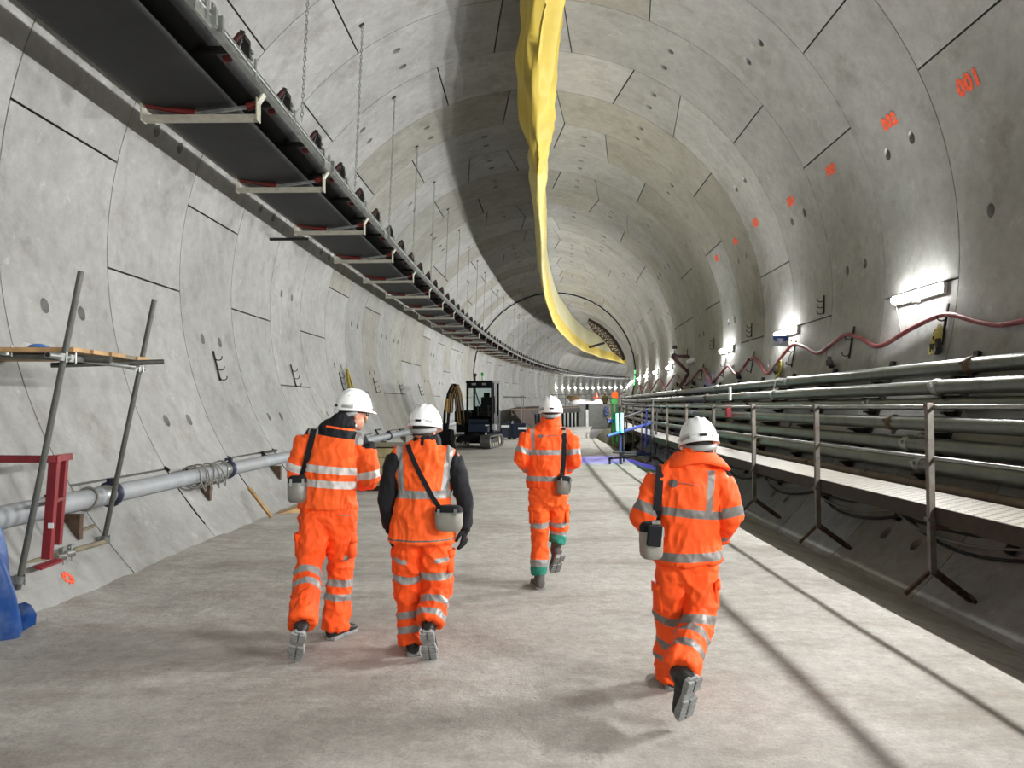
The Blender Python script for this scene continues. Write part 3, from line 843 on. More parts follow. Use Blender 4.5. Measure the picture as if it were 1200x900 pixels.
# foot tubes
f0, f1 = J(24, 670, 6.05), J(124, 632, 7.42)
tube_part('ledger', f0 + Vector((-.2, -.12, 0)), f1 + Vector((0, 0, -.02)), .024, 'plank_dark')
tube_part('ledger', J(0, 662, 6.2), J(110, 616, 7.5), .018, 'plank_dark')
clamp(f0 + (f1 - f0) * .45, (1, .6, .1)); clamp(f0 + (f1 - f0) * .55, (1, .6, .1)); clamp(f1, da); clamp(f0 - Vector((0, 0, .06)), da)
# boards
bt = thing('scaffold_boards', 'timber plank platform resting on the scaffold tubes', 'planks', J(60, 405, 6.3))
def board(a, b, wv, th, name, mt):
    mb = MB(); a = Vector(a); b = Vector(b); wv = Vector(wv); u = Vector((0, 0, th))
    vs = [a, a + wv, b + wv, b, a + u, a + wv + u, b + wv + u, b + u]
    mb.add(vs, [(0, 3, 2, 1), (4, 5, 6, 7), (0, 1, 5, 4), (1, 2, 6, 5), (2, 3, 7, 6), (3, 0, 4, 7)], 0)
    return mb.build(name, M[mt], bt, bevel=.003)
c0 = J(86, 412, 6.12); c1 = J(174, 420, 7.45)
z = c0.z; c1.z = z
left = Vector((-1.9, -.10, 0))
# platform: three boards side by side running to the left, front corner at the first standard
dd = (c1 - c0)
for i in range(5):
    a = c0 + dd * (i / 5 + .004); wv = dd * (.2 - .008)
    board(a + Vector((.02 * ((i * 7) % 3), 0, 0)), a + left, wv, .036, 'board', 'plank' if i != 3 else 'plank_dark')
tg = thing('blue_glove_packet', 'crumpled blue and white packet lying on the scaffold planks', 'packet', J(42, 400, 6.3))
c = J(42, 402, 6.3); c.z = z + .038 + .022
mb = MB(); mb.sphere(c + Vector((.02, 0, 0)), (.07, .05, .022), 8); mb.box(c + Vector((.09, .01, -.01)), (.04, .03, .02), Matrix.Rotation(.4, 3, 'Z')); mb.build('packet', M['blue_plastic'], tg)
mb = MB(); mb.box(c + Vector((-.075, 0, 0)), (.05, .07, .05), Matrix.Rotation(.3, 3, 'Y')); mb.build('white_end', M['white_plastic'], tg)
c = J(89, 402, 6.7); c.z = z + .038 + .008
mb = MB(); mb.box(c, (.10, .07, .016), Matrix.Rotation(.3, 3, 'Z')); o = mb.build('paper_scrap', M['white_plastic'], None, .004); tag(o, 'small white scrap on the scaffold planks behind the tube', 'scrap')

# ------------------------------------------------------------------ red steel frame
t = thing('steel_barrier', 'dark red steel barrier of flat bars standing by the left wall', 'frame', J(55, 650, 6.35))
D1 = 6.30
def rb(name, a, b, w_=.06, h_=.06): 
    mb = MB(); mb.beam(a, b, w_, h_, (0, 1, 0)); return mb.build(name, M['red_paint'], t, .003)
rb('top_bar', J(-140, 537, D1), J(70, 538, D1)); rb('top_bar', J(60, 538, D1 - .05), J(81, 535, D1 + .62))
rb('leg', J(64, 540, D1), J(55, 655, D1), .075, .05); rb('leg', J(76, 537, D1 + .42), J(68, 638, D1 + .42), .05, .045)
rb('cross_bar', J(62, 588, D1), J(75, 584, D1 + .42), .03, .03); rb('foot_bar', J(44, 666, D1 - .05), J(70, 656, D1 + .25), .07, .02)
mb = MB(); mb.box(J(59.5, 616, D1 - .035), (.045, .004, .045)); mb.build('paper_label', M['white_plastic'], t)

# ------------------------------------------------------------------ blue tarpaulin bundle
def tarp():
    mb = MB(); rows = []
    base = J(-52, 700, 5.45)
    for i in range(26):
        q = i / 25; z = .02 + 1.05 * q
        ring = []
        for k in range(44):
            a = 2 * math.pi * k / 44
            rx = (.46 - .20 * q ** 2); ry = .34 - .12 * q
            f_ = 1 + .10 * math.sin(a * 5 + q * 5) * (1 - q * .4) + .07 * math.sin(a * 11 + 3 * q + 1) + .12 * noise.noise(Vector((math.cos(a) * 1.5, math.sin(a) * 1.5, q * 3)))
            ring.append(Vector((base.x + rx * f_ * math.cos(a) - .10 * q, 5.42 + ry * f_ * math.sin(a), z)))
        rows.append(ring)
    mb.loft(rows, 0, True)
    # corner flap on the floor
    a = Vector((-3.66, 5.60, .03))
    mb.add([a + Vector(v) for v in ((-.3, .1, .02), (-.05, -.12, .0), (.16, .06, .0), (-.04, .2, .17), (-.16, .25, .15))], [(0, 1, 3, 4), (1, 2, 3)], 0)
    o = mb.build('tarpaulin', M['tarp']); tag(o, 'crumpled blue tarpaulin bundle at the left edge on the floor', 'tarpaulin')
    md = o.modifiers.new('s', 'SUBSURF'); md.levels = md.render_levels = 1
tarp()
# torn board behind the red frame
mb = MB(); c = J(45, 632, 6.75)
mb.add([J(28, 655, 6.5), J(50, 650, 6.6), J(51, 630, 6.8), J(44, 618, 6.95), J(34, 624, 6.9), J(30, 640, 6.7)], [(0, 1, 2, 3, 4, 5)], 0)
o = mb.build('torn_board', M['paper']); md = o.modifiers.new('s', 'SOLIDIFY'); md.thickness = .02; tag(o, 'torn brown board leaning on the wall behind the red frame', 'board')
# timber offcuts by the wall foot
for i, (a, b, w_, h_) in enumerate(((J(325, 606, 11.7), J(352, 597, 12.0), .14, .12), (J(292, 572, 11.3), J(318, 606, 11.0), .05, .04))):
    mb = MB(); mb.beam(a, b, w_, h_); o = mb.build('timber_offcut', M['plank'], None, .004)
    tag(o, ('pale timber block on the floor edge beside the leftmost walker' if i == 0 else 'thin timber strip lying up the left wall by the grey pipe'), 'timber')
# orange spray on the left haunch
cu = bpy.data.curves.new('spray_mark', 'CURVE')
mb = MB()
for k in range(7):
    a = W(6.35 + rnd.uniform(-.05, .05), -141 + rnd.uniform(-.5, .5), .008)
c0 = wall_pt = W(6.55, -141.4, .008)
for k in range(9):
    an = k * .7; mb.tube([W(6.62 + .06 * math.cos(an) * rnd.uniform(.4, 1), -139.2 + .8 * math.sin(an) * rnd.uniform(.3, 1), .004), W(6.62 + .06 * math.cos(an + 1.5), -139.2 + .7 * math.sin(an + 1.5), .004)], .009, 5)
o = mb.build('spray_mark', M['paint_orange']); o.parent = WALLS['wall_left']
# small dark packers at ring joints on the left wall
for i, (s, a) in enumerate(((22.1, -148.5), (25.4, -147.3), (12.9, -147.4))):
    mb = MB(); mb.beam(W(s - .02, a - 1, .03), W(s - .02, a + 1.6, .03), .05, .04, (1, 0, 0)); mb.beam(W(s - .02, a - 1, .03), W(s + .65, a - 1, .03), .05, .04, (0, 0, 1))
    o = mb.build('corner_bracket', M['dark_steel']); tag(o, ['black L-shaped bracket on the left wall behind the leftmost walker', 'black L-shaped bracket on the left wall behind the second walker', 'black L-shaped bracket beside the left pipe, by the leftmost walker\'s arm'][i], 'bracket', 'L-shaped brackets')
# gasket strips in the ring joints near the floor
for i, (s, a0, a1) in enumerate(((9.5, -149, -139.5), (11.5, -149, -139), (13.5, -149, -139))):
    mb = MB(); mb.tube([W(s, a0 + (a1 - a0) * q / 8, .005) for q in range(9)], [.007 + .004 * (q > 4) for q in range(9)], 6)
    mb.box(W(s, a0 + .5, .015), (.07, .04, .03), Matrix.Rotation(R(40), 3, 'Y'))
    o = mb.build('joint_packer', M['dark_steel']); tag(o, 'dark packer strip in a ring joint low on the left wall, %s' % ['nearest', 'second from the viewer', 'third from the viewer'][i], 'packer', 'joint packers')
# hanging coil behind the left walker
t = None
coil(20.95, 2.0, -1, .42, 1.5, 10, 'gold_coil', 'long olive hose coil hanging on the left wall behind the leftmost walker', 'hose coil', r=.016, off=.12, seed=8, name='hose_coil')
# crate beyond the two walkers
t = thing('timber_crate', 'olive timber crate with a flat lid standing between the two left walkers', 'crate', T(15.3, -2.75, 0))
for k in range(4):
    mb = MB(); mb.box(T(15.3, -2.75, .10 + .19 * k + .09), (1.45, .9, .18), frame(15.3)); mb.build('board', M['crate'], t, .006)
mb = MB(); mb.box(T(15.3, -2.75, .90), (1.56, 1.0, .05), frame(15.3)); mb.build('lid', M['plank_dark'], t, .006)
mb = MB(); mb.box(T(15.3, -2.75, .04), (1.3, .8, .08), frame(15.3)); mb.build('skid', M['dark_steel'], t)
for sx in (-.66, .66):
    mb = MB(); mb.box(T(15.3, -2.75 + sx, .48) - frame(15.3) @ Vector((0, .46, 0)), (.08, .03, .76), frame(15.3)); mb.build('batten', M['plank_dark'], t)
# ------------------------------------------------------------------ belt conveyor hung from the crown
t = thing('belt_conveyor', 'long overhead belt conveyor with black belts hung on chains along the left wall', 'conveyor', T(8, -4.0, 5.3))
CL, CR, CB = -4.46, -3.13, 4.97      # bracket ends and underside
S0, S1 = -3.0, 152.0
def belt(sec, name, th=.016):
    mb = MB(); pts = sec + [(x, z + th) for x, z in reversed(sec)]
    sweep_sec(mb, S0, S1, 1.0, pts, 0, True); return mb.build(name, M['belt'], t)
mid = (CL + CR) / 2
low = [(CL + .03 + (CR - CL - .30) * q, CB + .13 + .06 * abs(2 * q - 1) ** 2.2) for q in [i / 14 for i in range(15)]]
belt(low, 'return_belt')
hi = [(CL + .16 + (CR - CL - .34) * q, CB + .40 + .17 * max(0, abs(2 * q - 1) - .32) / .68) for q in [i / 14 for i in range(15)]]
belt(hi, 'carrying_belt')
for x, sg in ((CR + .08, 1), (CL + .0, -1)):
    z0, z1 = CB + .30, CB + .42
    sec = [(x - .035, z0), (x + .035, z0), (x + .035, z0 + .012), (x - .02, z0 + .012), (x - .02, z1 - .012), (x + .035, z1 - .012), (x + .035, z1), (x - .035, z1)]
    mb = MB(); sweep_sec(mb, S0, S1, 1.0, sec); mb.build('stringer', M['galv'], t)
    mb = MB(); sweep(mb, S0, S1, 1.0, x + .045 * sg, z0 + .06, .016, 8); mb.build('guard_tube', M['galv'], t)
# return idlers: pale angle brackets with red rollers
n = 0
s = 8.47 - 2.81 * 3
while s < 108:
    f = frame(s)
    mb = MB()
    for dy in (-.05, .05):
        mb.box(T(s + dy, mid, CB + .03), (CR - CL, .012, .05), f)
    mb.box(T(s, mid, CB + .006), (CR - CL, .11, .012), f)
    mb.box(T(s, CR, CB + .12), (.014, .13, .26), f); mb.box(T(s, CL, CB + .12), (.014, .13, .26), f)
    mb.beam(T(s, CR, CB + .2), T(s, CR + .09, CB + .34), .10, .02); mb.beam(T(s, CL, CB + .2), T(s, CL - .02, CB + .34), .10, .02)
    fr = mb.build('return_bracket', M['white_steel'], t)
    mb = MB(); c = T(s, mid, CB + .075)
    a = T(s, CL + .04, CB + .19); b = T(s, mid - .06, CB + .085); mb.cyl(a, b, .04, 14); ro = mb.build('roller', M['red_roller'], None); ro.parent = fr; mb = MB(); a2 = T(s, CR - .03, CB + .19); b2 = T(s, CR - .13, CB + .16); mb.cyl(b2, a2, .045, 14)
    ro = mb.build('roller', M['red_roller'], None); ro.parent = fr
    mb = MB(); mb.beam(T(s, mid - .1, CB + .075), T(s, CR - .02, CB + .17), .05, .03); o = mb.build('strut', M['galv'], None); o.parent = fr
    s += 2.81; n += 1
# carrying idlers with red roller ends standing above the stringer
s = 8.47 - 2.81 * 2 + .65
n = 0
while s < 96:
    f = frame(s); mb = MB()
    mb.beam(T(s, CL + .02, CB + .46), T(s, CR + .06, CB + .46), .07, .05)
    mb.beam(T(s, CR + .02, CB + .44), T(s, CR + .10, CB + .66), .05, .03, (0, 1, 0)); mb.box(T(s + .08, CR + .10, CB + .60), (.05, .16, .05), f); mb.box(T(s + .14, CR + .08, CB + .52), (.09, .04, .16), f)
    fr = mb.build('carrying_idler', M['dark_steel'], t)
    mb = MB(); mb.cyl(T(s, CR - .02, CB + .50), T(s, CR + .08, CB + .62), .036, 12); ro = mb.build('roller', M['dark_red'], None); ro.parent = fr
    mb = MB(); mb.cyl(T(s, CR - .10, CB + .36), T(s, CR - .02, CB + .38), .04, 12); ro = mb.build('roller', M['red_roller'], None); ro.parent = fr
    mb = MB(); mb.cyl(T(s, CL + .06, CB + .50), T(s, CL + .0, CB + .62), .045, 12)
    ro = mb.build('roller', M['red_roller'], None); ro.parent = fr
    mb = MB(); mb.box(T(s + .2, CR + .12, CB + .53), (.03, .07, .03), f); mb.box(T(s + .2, CR + .12, CB + .46), (.03, .07, .03), f); mb.cyl(T(s + .3, CR + .13, CB + .3), T(s + .3, CR + .13, CB + .5), .014, 8)
    o = mb.build('bolt', M['galv'], None); o.parent = fr
    s += 1.405; n += 1
# splice plates on the near stringer
f = frame(8.2)
for ss, dz in ((6.75, .06), (6.9, .1), (11.1, .05), (15.6, .05)):
    mb = MB(); mb.box(T(ss, CR + .13, CB + .36 + dz * .3), (.02, .07, .22), frame(ss)); mb.box(T(ss + .12, CR + .15, CB + .36), (.05, .05, .16), frame(ss)); mb.box(T(ss - .14, CR + .12, CB + .30), (.015, .2, .12), frame(ss)); mb.build('splice_plate', M['galv'], t)
# hanging chains
def chain_mesh(parent, a, b, fine):
    mb = MB(); a = Vector(a); b = Vector(b); d = b - a; Ln = d.length; d.normalize()
    if fine:
        step = .062; k = int(Ln / step)
        for i in range(k):
            c = a + d * (step * (i + .5)); side = Vector((1, 0, 0)) if i % 2 else Vector((0, 1, 0))
            side = (side - d * side.dot(d)).normalized()
            pts = []
            for q in range(8):
                an = 2 * math.pi * q / 8; pts.append(c + d * (.042 * math.cos(an)) + side * (.018 * math.sin(an)))
            mb.tube(pts, .0065, 5, closed=True)
    else: mb.tube([a, b], .011, 6)
    return mb.build('chain', M['galv'], parent)
for k in range(-2, 26):
    s = 12.77 + 3.045 * k
    chain_mesh(t, T(s, -2.88, 8.34), T(s - .05, CR + .14, CB + .40), k < 4 and k > -2)
    if k > -2:
        mb = MB(); mb.box(T(s, -2.9, 8.33), (.09, .06, .04), frame(s) @ Matrix.Rotation(R(-32), 3, 'Y')); mb.build('chain_anchor', M['dark_steel'], t)
# lower bars reaching to the left wall
for s in (8.47 + 5.62 + .9,):
    mb = MB(); mb.beam(T(s, CL - .02, CB + .12), T(s, wallX(CB + .12, .0, -1), CB + .12), .05, .05); mb.build('wall_tie', M['dark_steel'], t)

# ------------------------------------------------------------------ yellow ventilation duct, limp under the crown
t = thing('ventilation_duct', 'limp yellow fabric ventilation duct hanging along the tunnel crown', 'duct', T(20, .3, 7))
def lerp_tab(tab, s):
    for (a, *va), (b, *vb) in zip(tab, tab[1:]):
        if s <= b:
            q = max(0, (s - a) / (b - a)); q = q * q * (3 - 2 * q)
            return [x + (y - x) * q for x, y in zip(va, vb)]
    return list(tab[-1][1:])
# s, centre X, bottom Z, half width near the bottom, half width at the top
TAB = [(4, .30, 8.1, .36, .30), (10, .30, 8.1, .32, .26), (12, .27, 8.0, .34, .28), (14, .19, 7.7, .40, .28), (15.6, .17, 7.35, .34, .22), (17.0, .20, 7.05, .17, .14), (18.2, .22, 6.95, .26, .18), (20, .22, 6.85, .20, .12), (22, .26, 6.75, .22, .10), (26, .24, 6.65, .22, .10), (32, .22, 6.6, .18, .10), (46, .30, 6.55, .16, .08), (60, .65, 6.55, .16, .08), (70, 1.0, 6.55, .16, .08), (82, 1.9, 6.5, .16, .08), (95, 3.2, 6.5, .16, .08), (110, 4.0, 6.5, .16, .08)]
def duct():
    rows = []; s = 4.0; K = 64; up_rows = []
    while s < 110:
        X, Zb, wb, wt = lerp_tab(TAB, s); Zt = 8.98
        amp = max(0, min(1, (20 - s) / 4)) * .8 + .2
        ring = []
        for k in range(K):
            a = 2 * math.pi * k / K
            q = (1 - math.cos(a)) / 2      # 0 bottom .. 1 top
            z = Zb + (Zt - Zb) * q
            bag = math.sqrt(max(0, min(1, q / .22) * (2 - min(1, q / .22))))
            wdt = (wb + (wt - wb) * q) * (.25 + .75 * bag)
            wdt = max(.02, wdt) * (1 if q < .92 else max(.15, (1 - q) / .08))
            x = wdt * (1 if math.sin(a) > 0 else -1) * abs(math.sin(a)) ** .5
            fold = .11 * noise.noise(Vector((a * 2.2, s * .35, 1.3))) + .10 * (.5 - abs(noise.noise(Vector((a * 4.5 + 1 + s * .25, s * .30 + a, 4)))) * 2.2) + .05 * math.sin(a * 9 + s * 1.3) * (.5 + noise.noise(Vector((s * .7, a, 2))))
            wav = .05 * math.sin(s * .8 + 1) * (1 - q)
            ring.append(T(s, X + x + amp * fold * (1.0 if q < .9 else .2) + wav * amp, z + amp * .05 * noise.noise(Vector((a * 2, s * .5, 9)))))
        rows.append(ring); s += .18 if s < 22 else (.6 if s < 50 else 1.5)
    mb = MB(); mb.loft(rows, 0, True)
    fs = mb.f
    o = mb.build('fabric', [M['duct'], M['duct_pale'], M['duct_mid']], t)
    # paler colour on the upper band beyond the near folds
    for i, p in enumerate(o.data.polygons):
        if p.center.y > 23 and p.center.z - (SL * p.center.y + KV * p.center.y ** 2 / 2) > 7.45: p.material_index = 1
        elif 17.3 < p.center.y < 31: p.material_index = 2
duct()
mb = MB(); sweep(mb, 0, 150, 1.0, .3, 9.05, .008, 5); mb.build('support_wire', M['grey_cable'], t)
s = 4
while s < 60:
    mb = MB(); mb.cyl(T(s, .3, 8.95), T(s, .3, 9.17), .012, 6); mb.build('hanger', M['galv'], t); s += 4

# ------------------------------------------------------------------ arch cable and the roof truss further in
mb = MB(); mb.tube([W(50, a, .06 + .015 * math.sin(a * .9)) for a in range(-20, 206, 3)], .045, 8)
o = mb.build('arch_cable', M['black']); tag(o, 'black cable clipped round the whole lining like an arch', 'cable')
t = thing('green_lights', 'green lights at the foot of the arch cable on the right wall', 'light', W(50, -5, .1))
for a in (-1, -5, -9):
    mb = MB(); mb.tube([W(49.8, a, .10), W(49.8, a + 2.6, .10)], .045, 8); mb.build('green_tube', M['green_lamp'], t)
mb = MB(); mb.tube([W(49.9, a, .06) for a in (-11, -6, 0, 5)], .03, 6); mb.build('backing_strip', M['black'], t)
t = thing('roof_truss', 'dark brown lattice truss against the roof far along the tunnel', 'truss', W(61, 45, .5))
mb = MB(); P1 = [W(61 + .0 * a, a, .30) for a in range(16, 68, 2)]; P2 = [W(61, a, .30 + .62 * min(1, (a - 14) / 14, (70 - a) / 14)) for a in range(16, 68, 2)]
for a, b in zip(P1, P1[1:]): mb.beam(a, b, .22, .16, (0, 1, 0))
mb.build('chord', M['dark_rust'], t)
mb = MB()
for a, b in zip(P2, P2[1:]): mb.beam(a, b, .09, .09, (0, 1, 0))
mb.build('chord', M['rusty'], t)
mb = MB()
for i in range(0, len(P1) - 2, 2):
    mb.beam(P1[i], P2[i + 2], .08, .08); mb.beam(P2[i], P1[i + 2], .06, .06); mb.beam(P1[i], P2[i], .08, .08)
mb.build('lattice', M['rusty'], t)
mb = MB(); mb.beam(W(61, 40, 1.1), W(59, 46, 2.2), .18, .15); mb.build('arm', M['dark_steel'], t)
# red brown bracket with a camera
t = thing('camera_bracket', 'dark red bent bracket carrying a small black camera high on the right wall', 'bracket', T(26, 5.3, 3.0))
pt = lambda u, v: J(u, v, 25.6)
mb = MB()
for a, b in (((787, 417), (808, 418)), ((787, 417), (807, 437)), ((807, 437), (796, 454))): mb.beam(pt(*a), pt(*b), .10, .10, (0, 1, 0))
mb.build('bent_tube', mat('dark_maroon', (74, 36, 42), .5, .1), t)
mb = MB(); mb.box(pt(790.5, 407), (.15, .14, .12)); mb.cyl(pt(789.5, 407) - Vector((0, .07, 0)), pt(789.5, 407) - Vector((0, .12, 0)), .04, 10); mb.build('camera_head', M['black'], t)
mb = MB(); mb.beam(pt(790.5, 411), pt(790, 416), .03, .03, (0, 1, 0)); mb.beam(pt(788.5, 416), pt(792.5, 416), .1, .04, (0, 1, 0)); mb.build('mount', M['dark_steel'], t)
# ------------------------------------------------------------------ people
M['orange'] = mat('hi_vis_orange', (255, 96, 30), .75, 0, .06, 4, bump=.25, bscale=16)
M['orange2'] = mat('hi_vis_orange_red', (255, 88, 24), .75, 0, .06, 4, bump=.25, bscale=16)
M['silver'] = mat('reflective_tape', (150, 150, 148), .45, .15, .06, 30)
M['tape_light'] = mat('bright_reflective_tape', (205, 200, 196), .45, .1, .06, 30)
M['tape_dark'] = mat('dull_reflective_tape', (122, 118, 114), .5, .1, .06, 30)
M['cloth_black'] = mat('black_cloth', (18, 19, 24), .85, 0, .2, 20)
M['skin'] = mat('skin', (196, 138, 116), .5, 0, .06, 10)
M['hair'] = mat('dark_grey_hair', (52, 46, 42), .8, 0, .2, 60, bump=.6, bscale=200)
M['boot'] = mat('boot_black', (26, 26, 27), .55, 0, .2, 20, dirt=(84, 82, 78), dirt_amt=.4, dirt_scale=9)
M['boot_grey'] = mat('boot_dusty_grey', (84, 82, 78), .7, 0, .2, 14)
M['sole'] = mat('boot_sole', (140, 141, 140), .7, 0, .2, 20)
M['teal'] = mat('teal_cloth', (40, 130, 112), .8, 0, .15, 14)
M['helmet'] = mat('helmet_white', (238, 240, 240), .28, 0, .02, 4, spec=.5)
M['harness'] = mat('helmet_harness', (150, 152, 152), .5)
M['canister'] = mat('brushed_canister', (150, 150, 144), .33, .8, .1, 10, dirt=(100, 98, 92), dirt_amt=.4)
M['canister_matt'] = mat('grey_canister', (150, 148, 140), .5, .3, .1, 10)
M['piping'] = mat('grey_piping', (100, 96, 92), .6)

def oval(mb, pts, radii, side=(1, 0, 0), n=20, dome=True):
    """closed tube of elliptical section; radii (rx, ry) with rx along side"""
    pts = [Vector(p) for p in pts]; side = Vector(side)
    P_ = []; Rr = []
    # smooth the path
    P_, Rr = pts, [tuple(r) if isinstance(r, (tuple, list)) else (r, r) for r in radii]
    secs = []
    m = len(P_)
    def ring(c, d, rx, ry):
        x = (side - d * side.dot(d)).normalized(); y = d.cross(x)
        return [c + x * (rx * math.cos(2 * math.pi * k / n)) + y * (ry * math.sin(2 * math.pi * k / n)) for k in range(n)]
    for i in range(m):
        d = (P_[min(i + 1, m - 1)] - P_[max(i - 1, 0)]).normalized()
        if i == 0 and dome:
            r = min(Rr[0]) * .6
            for q in (.25, .6, .9): secs.append(ring(P_[0] - d * r * math.cos(q * math.pi / 2), d, Rr[0][0] * math.sin(q * math.pi / 2), Rr[0][1] * math.sin(q * math.pi / 2)))
        secs.append(ring(P_[i], d, *Rr[i]))
        if i == m - 1 and dome:
            r = min(Rr[-1]) * .6
            for q in (.9, .6, .25): secs.append(ring(P_[-1] + d * r * math.cos(q * math.pi / 2), d, Rr[-1][0] * math.sin(q * math.pi / 2), Rr[-1][1] * math.sin(q * math.pi / 2)))
    mb.loft(secs, 0, True)

def spline(pts, radii, n=4):
    rad = [tuple(r) if isinstance(r, (tuple, list)) else (r, r) for r in radii]
    P_ = [pts[0]] + list(pts) + [pts[-1]]; Q_ = [rad[0]] + rad + [rad[-1]]
    op = []; orr = []
    def h(a, b, c, d, t): return .5 * ((2 * b) + (c - a) * t + (2 * a - 5 * b + 4 * c - d) * t * t + (3 * b - a - 3 * c + d) * t ** 3)
    for i in range(1, len(P_) - 2):
        for k in range(n):
            t = k / n
            op.append(h(*[Vector(P_[i + j]) for j in (-1, 0, 1, 2)], t))
            orr.append(tuple(h(*[Q_[i + j][z] for j in (-1, 0, 1, 2)], t) for z in (0, 1)))
    op.append(Vector(pts[-1])); orr.append(rad[-1])
    return op, orr

def remesh(mb, voxel, smooth=4):
    me = mb.mesh('tmp', []); o = bpy.data.objects.new('tmp', me); col.objects.link(o)
    md = o.modifiers.new('r', 'REMESH'); md.mode = 'VOXEL'; md.voxel_size = voxel; md.use_smooth_shade = True
    if smooth:
        sm = o.modifiers.new('s', 'SMOOTH'); sm.factor = .5; sm.iterations = smooth
    dg = bpy.context.evaluated_depsgraph_get()
    out = bpy.data.meshes.new_from_object(o.evaluated_get(dg))
    bpy.data.objects.remove(o); bpy.data.meshes.remove(me)
    return out

def seg_dist(p, a, b):
    ab = b - a; t = max(0, min(1, (p - a).dot(ab) / ab.length_squared)); return (p - (a + ab * t)).length

class Cloth:
    """a garment mesh being cut and coloured"""
    def __init__(s, me, segs, wr=.008, seed=0, zs=9):
        s.bm = bmesh.new(); s.bm.from_mesh(me); s.segs = segs
        s.bm.normal_update()
        off = Vector((seed * 7.1, seed * 3.3, seed * 1.7))
        for v in s.bm.verts:
            p = v.co
            n1 = noise.noise(Vector((p.x * 6, p.y * 6, p.z * zs)) + off)
            n2 = noise.noise(Vector((p.x * 13 + p.z * 9, p.y * 13, p.z * zs * 1.6 - p.x * 12)) + off)
            n3 = 1 - abs(noise.noise(Vector((p.x * 7 - p.z * 5, p.y * 7, p.z * zs * .9 + p.x * 7)) + off)) * 3
            n4 = 1 - abs(noise.noise(Vector((p.x * 16 + p.z * 7, p.y * 14, p.z * zs * 1.3 - p.x * 16)) + off)) * 3.5
            v.co = p + v.normal * (wr * (n1 * .9 + n2 * .6 + max(0, n3) * 1.1 + max(0, n4) * .55))
        s.bm.normal_update()
    def cls(s, p):
        best = None
        for name, a, b, r in s.segs:
            d = seg_dist(p, a, b) / r
            if best is None or d < best[0]: best = (d, name)
        return best[1]
    def cut(s, co, no, pred):
        fs = [f for f in s.bm.faces if pred(f.calc_center_median())]
        vs = set(v for f in fs for v in f.verts); es = set(e for f in fs for e in f.edges)
        if fs: bmesh.ops.bisect_plane(s.bm, geom=list(vs) + list(es) + fs, plane_co=co, plane_no=no)
    def band(s, part, a, b, t0, t1, mi, extra=None):
        """tape round limb from a to b between t0 and t1 metres along it"""
        a = Vector(a); d = (Vector(b) - a).normalized()
        tt = lambda p: (p - a).dot(d)
        pr = lambda p: -.03 + min(t0, t1) < tt(p) < max(t0, t1) + .03 and s.cls(p) in part and (extra is None or extra(p))
        s.cut(a + d * t0, d, pr); s.cut(a + d * t1, d, pr)
        for f in s.bm.faces:
            c = f.calc_center_median()
            if t0 < tt(c) < t1 and s.cls(c) in part and (extra is None or extra(c)): f.material_index = mi
    def paint(s, planes, pred, mi, near=None):
        for co, no in planes: s.cut(Vector(co), Vector(no), near or (lambda p: True))
        for f in s.bm.faces:
            if pred(f.calc_center_median()): f.material_index = mi
    def done(s, name, mats, parent):
        me = bpy.data.meshes.new(name); s.bm.to_mesh(me)
        for f in me.polygons: f.use_smooth = True
        for m_ in mats: me.materials.append(m_)
        s.tree = BVHTree.FromBMesh(s.bm)
        s.bm.free(); o = bpy.data.objects.new(name, me); link(o, parent); return o

def ribbon(trees, pts, width, thick, name, mt, parent, off=.011, side=None, drop=None):
    """flat strap: points (x, z) dropped on the back surface from behind, or Vectors taken as they are"""
    P_ = []
    for p in pts:
        if isinstance(p, Vector): P_.append(p); continue
        u, v, d = p
        q = J(u, v, d); hit = None
        o0 = Vector((0, 0, CAM_H)); dr = (q - o0).normalized()
        for tr in trees:
            h = tr.ray_cast(o0, dr)
            if h[0] is not None and (hit is None or (h[0] - o0).length < (hit - o0).length): hit = h[0]
        if hit is not None and (hit - q).length < .5: q = hit - dr * off
        P_.append(q)
    mb = MB(); rows = []
    for i, p in enumerate(P_):
        d = (P_[min(i + 1, len(P_) - 1)] - P_[max(i - 1, 0)]).normalized()
        view = Vector((0, -1, .0))
        sd = d.cross(view).normalized(); nn = sd.cross(d).normalized()
        if nn.y > 0: nn = -nn
        rows.append([p + sd * width / 2, p + sd * width / 2 + nn * thick, p - sd * width / 2 + nn * thick, p - sd * width / 2])
    mb.loft(rows, 0, False)
    return mb.build(name, mt, parent)

